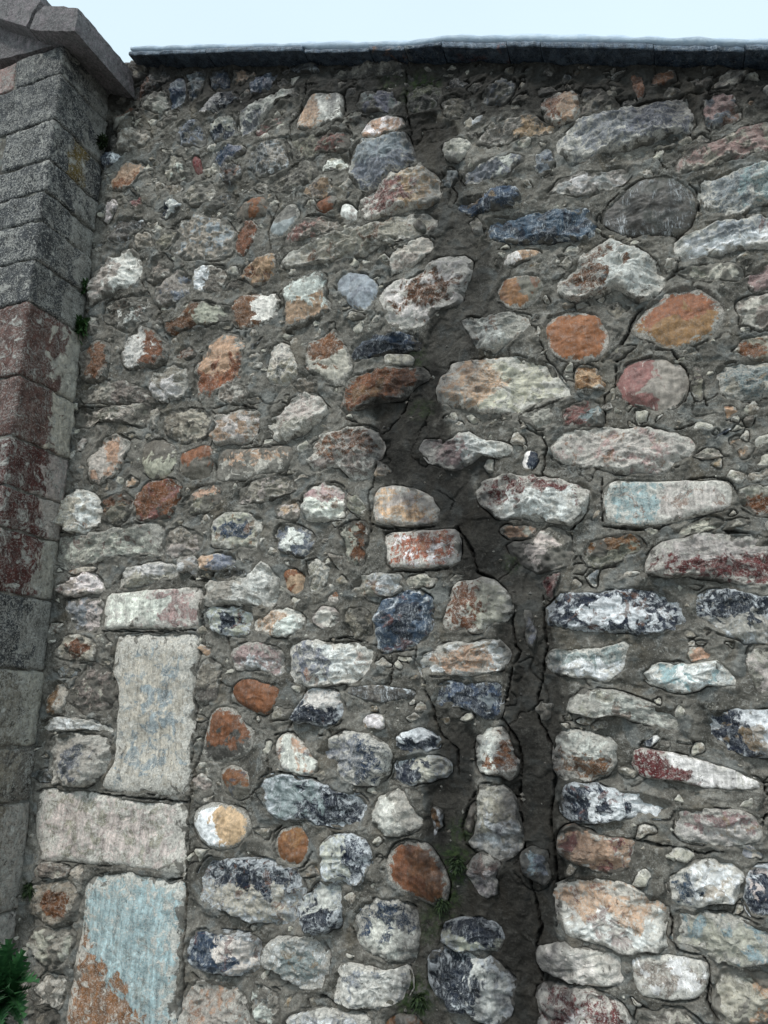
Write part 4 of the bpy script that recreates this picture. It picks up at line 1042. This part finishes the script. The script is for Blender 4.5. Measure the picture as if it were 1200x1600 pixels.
def block(u0, u1, d0, d1, z0, z1, spec, tilt=0.0):
    """a squared block with worn, chipped edges; d0..d1 depth out of the wall"""
    c = np.array([(u0 + u1) / 2, -(d0 + d1) / 2, (z0 + z1) / 2]); hx = np.array([(u1 - u0) / 2, (d1 - d0) / 2, (z1 - z0) / 2])
    n = [max(6, int(2 * v / .017)) for v in hx]
    V, F, S_ = [], [], []
    vi = 0
    key = {}
    for ax in range(3):
        a1, a2 = (ax + 1) % 3, (ax + 2) % 3
        for sg in (-1, 1):
            na, nb = n[a1], n[a2]
            ids = np.zeros((na + 1, nb + 1), int)
            for i in range(na + 1):
                for j in range(nb + 1):
                    p = [0, 0, 0]; p[ax] = sg; p[a1] = -1 + 2 * i / na; p[a2] = -1 + 2 * j / nb
                    kk = tuple(round(v, 5) for v in p)
                    if kk not in key: key[kk] = vi; V.append(p); vi += 1
                    ids[i, j] = key[kk]
            for i in range(na):
                for j in range(nb):
                    f = (ids[i, j], ids[i + 1, j], ids[i + 1, j + 1], ids[i, j + 1])
                    F.append(f if sg > 0 else f[::-1])
    P = np.array(V) * hx
    r = .013
    inner = np.clip(P, -(hx - r), hx - r); dl = P - inner
    ln = np.linalg.norm(dl, axis=1, keepdims=True) + 1e-9
    rr = r * (1 + .9 * fbm(P[:, 0] * 9 + P[:, 1] * 9 + z0 * 7, P[:, 2] * 9 - P[:, 1] * 5, 3)[:, None])
    P = inner + dl / ln * np.minimum(ln, rr)
    nm = dl / ln
    q1 = fbm((P[:, 0] + P[:, 1] * .9 + z0 * 3) * 11, (P[:, 2] + P[:, 1] * .35) * 11, 4, .6)
    q2 = fbm((P[:, 0] - P[:, 1] + z0 * 5) * 60, (P[:, 2]) * 60 + P[:, 1] * 20, 2)
    P = P + nm * (q1 * .012 + q2 * .0035)[:, None]
    W = P + c
    dd = -W[:, 1]
    side = np.where(True, (1 - dd / PD) * 1.7 - 1.0, 0)
    if spec[2]: side = 1.2 - np.abs(dd - .19) / .05
    zz = W[:, 2]
    sta = sstep(.035, .0, PD - dd) * .0
    idx = np.array(F).ravel()
    o = link('block', P, (idx, np.arange(0, len(idx), 4)), M_STONE, PIER, c,
             attrs={'rim': np.full(len(P), .25), 'side': np.clip(side, -1, 1.2) + (.0 if not spec[2] else 0), 'stain': np.clip(sstep(4.0, 5.4, zz) * .35 + 0 * zz, 0, 1)})
    dress(o, spec[0] + spec[1] + 'NX')
    o['p_lime'] = -.04; o['p_salt'] = .7; o['p_smear'] = -.12; o['p_drip'] = .3; o['p_worm'] = 1.0; o['col_c'] = [.55, .53, .48]; o['p_gloss'] = 0.05
    o['p_bump'] = 1.0; o['p_freq'] = rnd.uniform(.6, .9); o['p_acc'] = 0.0; o['p_lime'] = rnd.uniform(.0, .08)
    if spec[0] in 'ks': o['col_a'] = [.05, .052, .055]; o['col_b'] = [.26, .25, .225] if not spec[2] else [.17, .115, .025]; o['p_salt'] = .9
    if spec[0] in 'rq': o['col_a'] = [.085, .026, .021] if spec[0] == 'r' else [.12, .062, .05]; o['p_salt'] = .5; o['p_worm'] = .6; o['p_drip'] = .1
    if spec[0] in 'rq': o['label'] = 'dark red stained block of the pier'
    return o


for k in range(len(zs) - 1):
    z1, z0 = zs[k], zs[k + 1]
    wd = .46 if k % 2 else .33
    g = .0035
    of = rnd.uniform(-.004, .005)
    block(UC - wd, UC + of, .004, PD + rnd.uniform(-.004, .004), z0 + g, z1 - g, PSPEC[min(k, len(PSPEC) - 1)])
    block(UC - .95, UC - wd - .008, .004, PD - rnd.uniform(.0, .02), z0 + g, z1 - g, ('p' if k == 0 else 's', 'k', 0))
vsb = []
core = body('pier_core', UC - .94, UC - .014, 0.0, lambda u: np.array(zs[0] - .01), -.5, PD - .016, M_MORTAR, PIER, 3)

# raking cap stones on the pier
CD = PD + .085
def cap(ptsfront, label, back=-.5, CD=CD, name='cap_stone'):
    P = [wall_uv(x, y, CD) for x, y in ptsfront]
    P = np.array([(float(a), float(b)) for a, b in P])
    sub = []
    for a, b in zip(P, np.roll(P, -1, 0)):
        k = max(2, int(np.hypot(*(b - a)) / .02))
        for q in range(k):
            sub.append(a + (b - a) * (q / k))
    pr = np.array(sub)
    n = len(pr); rows = 40
    ds = np.linspace(CD, back, rows)
    ctr = P.mean(0)
    vs = []
    for i, d in enumerate(ds):
        ins = .985 if i in (0, rows - 1) else 1.0
        q = ctr + (pr - ctr) * ins
        ns = fbm((q[:, 0] + d) * 14, (q[:, 1] - d) * 14, 4, .6) * .008
        q = q + (q - ctr) / (np.linalg.norm(q - ctr, axis=1, keepdims=True) + 1e-6) * ns[:, None]
        dn = fbm(q[:, 0] * 12, q[:, 1] * 12, 3) * .006 if i == 0 else 0
        for (a, b), e in zip(q, np.broadcast_to(dn, n)): vs.append((a, -(d + e), b))
    fs = []
    for i in range(rows - 1):
        for k in range(n):
            a = i * n + k; b = i * n + (k + 1) % n
            fs.append((a, b, b + n, a + n))
    vs.append((ctr[0], -CD - .004, ctr[1])); vs.append((ctr[0], -back, ctr[1]))
    for k in range(n):
        fs.append((len(vs) - 2, (k + 1) % n, k)); fs.append((len(vs) - 1, (rows - 1) * n + k, (rows - 1) * n + (k + 1) % n))
    o = link(name, vs, fs, M_STONE, PIER, smooth=False, attrs={'rim': np.full(len(vs), .25), 'side': np.full(len(vs), -.05), 'stain': np.full(len(vs), .1)})
    dress(o, 'gpNX'); o['p_lime'] = -.04; o['p_salt'] = .6; o['p_smear'] = -.12; o['p_drip'] = .2; o['p_worm'] = .8; o['p_bump'] = 1.0; o['p_acc'] = 0.0; o['col_c'] = [.4, .38, .37]; o['label'] = label
    o['col_a'] = [.17, .15, .15]; o['col_b'] = [.24, .2, .205]
    return o
cap([(46, 46), (80, 48.5), (118, 49), (121, 24), (123, 13), (95, 9.5), (70, 8.5), (55, 20)], 'purplish grey cap stone with overhanging edge')
cap([(-95, -10), (-40, 14), (0, 29), (41, 42), (50, 22), (64, 2), (66, -8), (30, -30), (-90, -70)], 'blue-grey cap stone higher up the rake')

cap([(100, 66), (97, 50), (40, 40), (0, 22), (-60, 0), (-60, 120), (0, 92), (40, 84), (75, 73)], 'rough grey block filling the rake under the cap stones', -.3, PD - .012, 'block')
# ------------------------------------------------------------------ plants
def leaf_mesh(length, lobes, width, curl, seed):
    r = random.Random(seed)
    n = 9
    vs = [(0, 0, 0)]; rowsL, rowsR, mid = [], [], []
    V = []
    for i in range(n * 2 + 1):
        t = i / (n * 2)
        y = t * length
        z = -curl * length * t * t
        wv = width * length * math.sin(math.pi * min(1, t * .93 + .07)) ** .7
        tooth = 1.0 if i % 2 else .42
        wv *= tooth * r.uniform(.85, 1.1)
        sh = .10 * length if i % 2 else 0
        V += [(-wv, y + sh * .5, z + wv * .35), (0, y, z), (wv, y + sh * .5, z + wv * .35)]
    F = []
    for i in range(n * 2):
        a = i * 3
        F += [(a, a + 1, a + 4, a + 3), (a + 1, a + 2, a + 5, a + 4)]
    return V, F


def plant(name, label, cat, pixel, d, nleaf, lmin, lmax, width, mat, seed, spread=1.0, up=.35):
    u, z = wall_uv(*pixel, d)
    e = empty(name, label, cat, (0, 0, 0))
    p = np.array([0, DIST, 0]) + UD * float(u) + ND * d; e.location = (p[0], p[1], float(z)); e.rotation_euler = (0, 0, -TH)
    r = random.Random(seed)
    for k in range(nleaf):
        ln = r.uniform(lmin, lmax)
        V, F = leaf_mesh(ln, 6, width, r.uniform(.1, .6), seed * 100 + k)
        o = link('leaf', V, F, mat, e, smooth=False)
        az_ = r.uniform(-1.5, 1.5) * spread; el = r.uniform(up - .5, up + .9)
        o.rotation_euler = (el, r.uniform(-.5, .5), math.pi + az_)
        o.location = (r.uniform(-.02, .02), r.uniform(-.02, .01), r.uniform(-.03, .03))
    return e


plant('leafy_weed', 'large dark green weed with jagged lobed leaves at the foot of the pier', 'plant', (8, 1560), .34, 60, .12, .24, .22, M_LEAF, 3, 1.1, .6)


def tuft(name, label, pixel, d, n, ln, mat, seed, cat='plant'):
    u, z = wall_uv(*pixel, d)
    u = max(float(u), UC + .012) if pixel[0] < 200 and pixel[1] < 1300 else u
    r = random.Random(seed)
    V, F = [], []
    for k in range(n):
        az_ = r.uniform(-1.6, 1.6); el = r.uniform(-.9, 1.2); L_ = ln * r.uniform(.5, 1.1); w_ = L_ * r.uniform(.07, .13)
        dx, dy, dz = math.sin(az_) * math.cos(el), -math.cos(az_) * math.cos(el), math.sin(el)
        o0 = (r.gauss(0, ln * .22), r.gauss(0, ln * .1), r.gauss(0, ln * .28))
        sx, sy = math.cos(az_), math.sin(az_)
        b = len(V)
        for t, ww in ((0, .5), (.4, 1), (.75, .7), (1, .05)):
            cx, cy, cz = o0[0] + dx * L_ * t, o0[1] + dy * L_ * t, o0[2] + dz * L_ * t - .35 * L_ * t * t
            V += [(cx - sx * w_ * ww, cy - sy * w_ * ww, cz), (cx + sx * w_ * ww, cy + sy * w_ * ww, cz)]
        for q in range(3): F.append((b + 2 * q, b + 2 * q + 1, b + 2 * q + 3, b + 2 * q + 2))
    p = np.array([0, DIST, 0]) + UD * float(u) + ND * d
    o = link(name, V, F, mat, None, (p[0], p[1], float(z)), smooth=False); o.rotation_euler = (0, 0, -TH)
    o['label'] = label; o['category'] = cat
    return o


tuft('small_weed', 'smaller and upper of two bright green sprigs in the joint beside the pier', (119, 452), .04, 90, .05, M_GRASS, 5)
tuft('small_weed', 'bushier lower bright green sprig in the joint between pier and wall', (116, 514), .04, 200, .065, M_GRASS, 6)
tuft('moss_clump', 'black-green moss clump high in the corner beneath the pier cap', (156, 226), .04, 260, .05, M_MOSS, 7, 'moss')
tuft('moss_clump', 'dark green moss strip low in the joint at the pier edge', (45, 1388), .02, 160, .04, M_MOSS, 8, 'moss')
tuft('moss_clump', 'dark moss growing below the white block beside the damp channel', (714, 1350), .01, 240, .032, M_MOSS, 9, 'moss')
tuft('moss_clump', 'thin dark moss between the rust brown cobble and the black slate', (690, 1410), .008, 160, .028, M_MOSS, 10, 'moss')
tuft('moss_clump', 'dark moss patch near the bottom edge beside the black slate stone', (652, 1562), .01, 180, .03, M_MOSS, 11, 'moss')

# ------------------------------------------------------------------ ground
gd = link('ground', [(-60, -60, 0), (60, -60, 0), (60, 60, 0), (-60, 60, 0)], [(0, 1, 2, 3)], M_GROUND, smooth=False)
gd['kind'] = 'structure'; gd['label'] = 'grey paved ground in front of the wall'
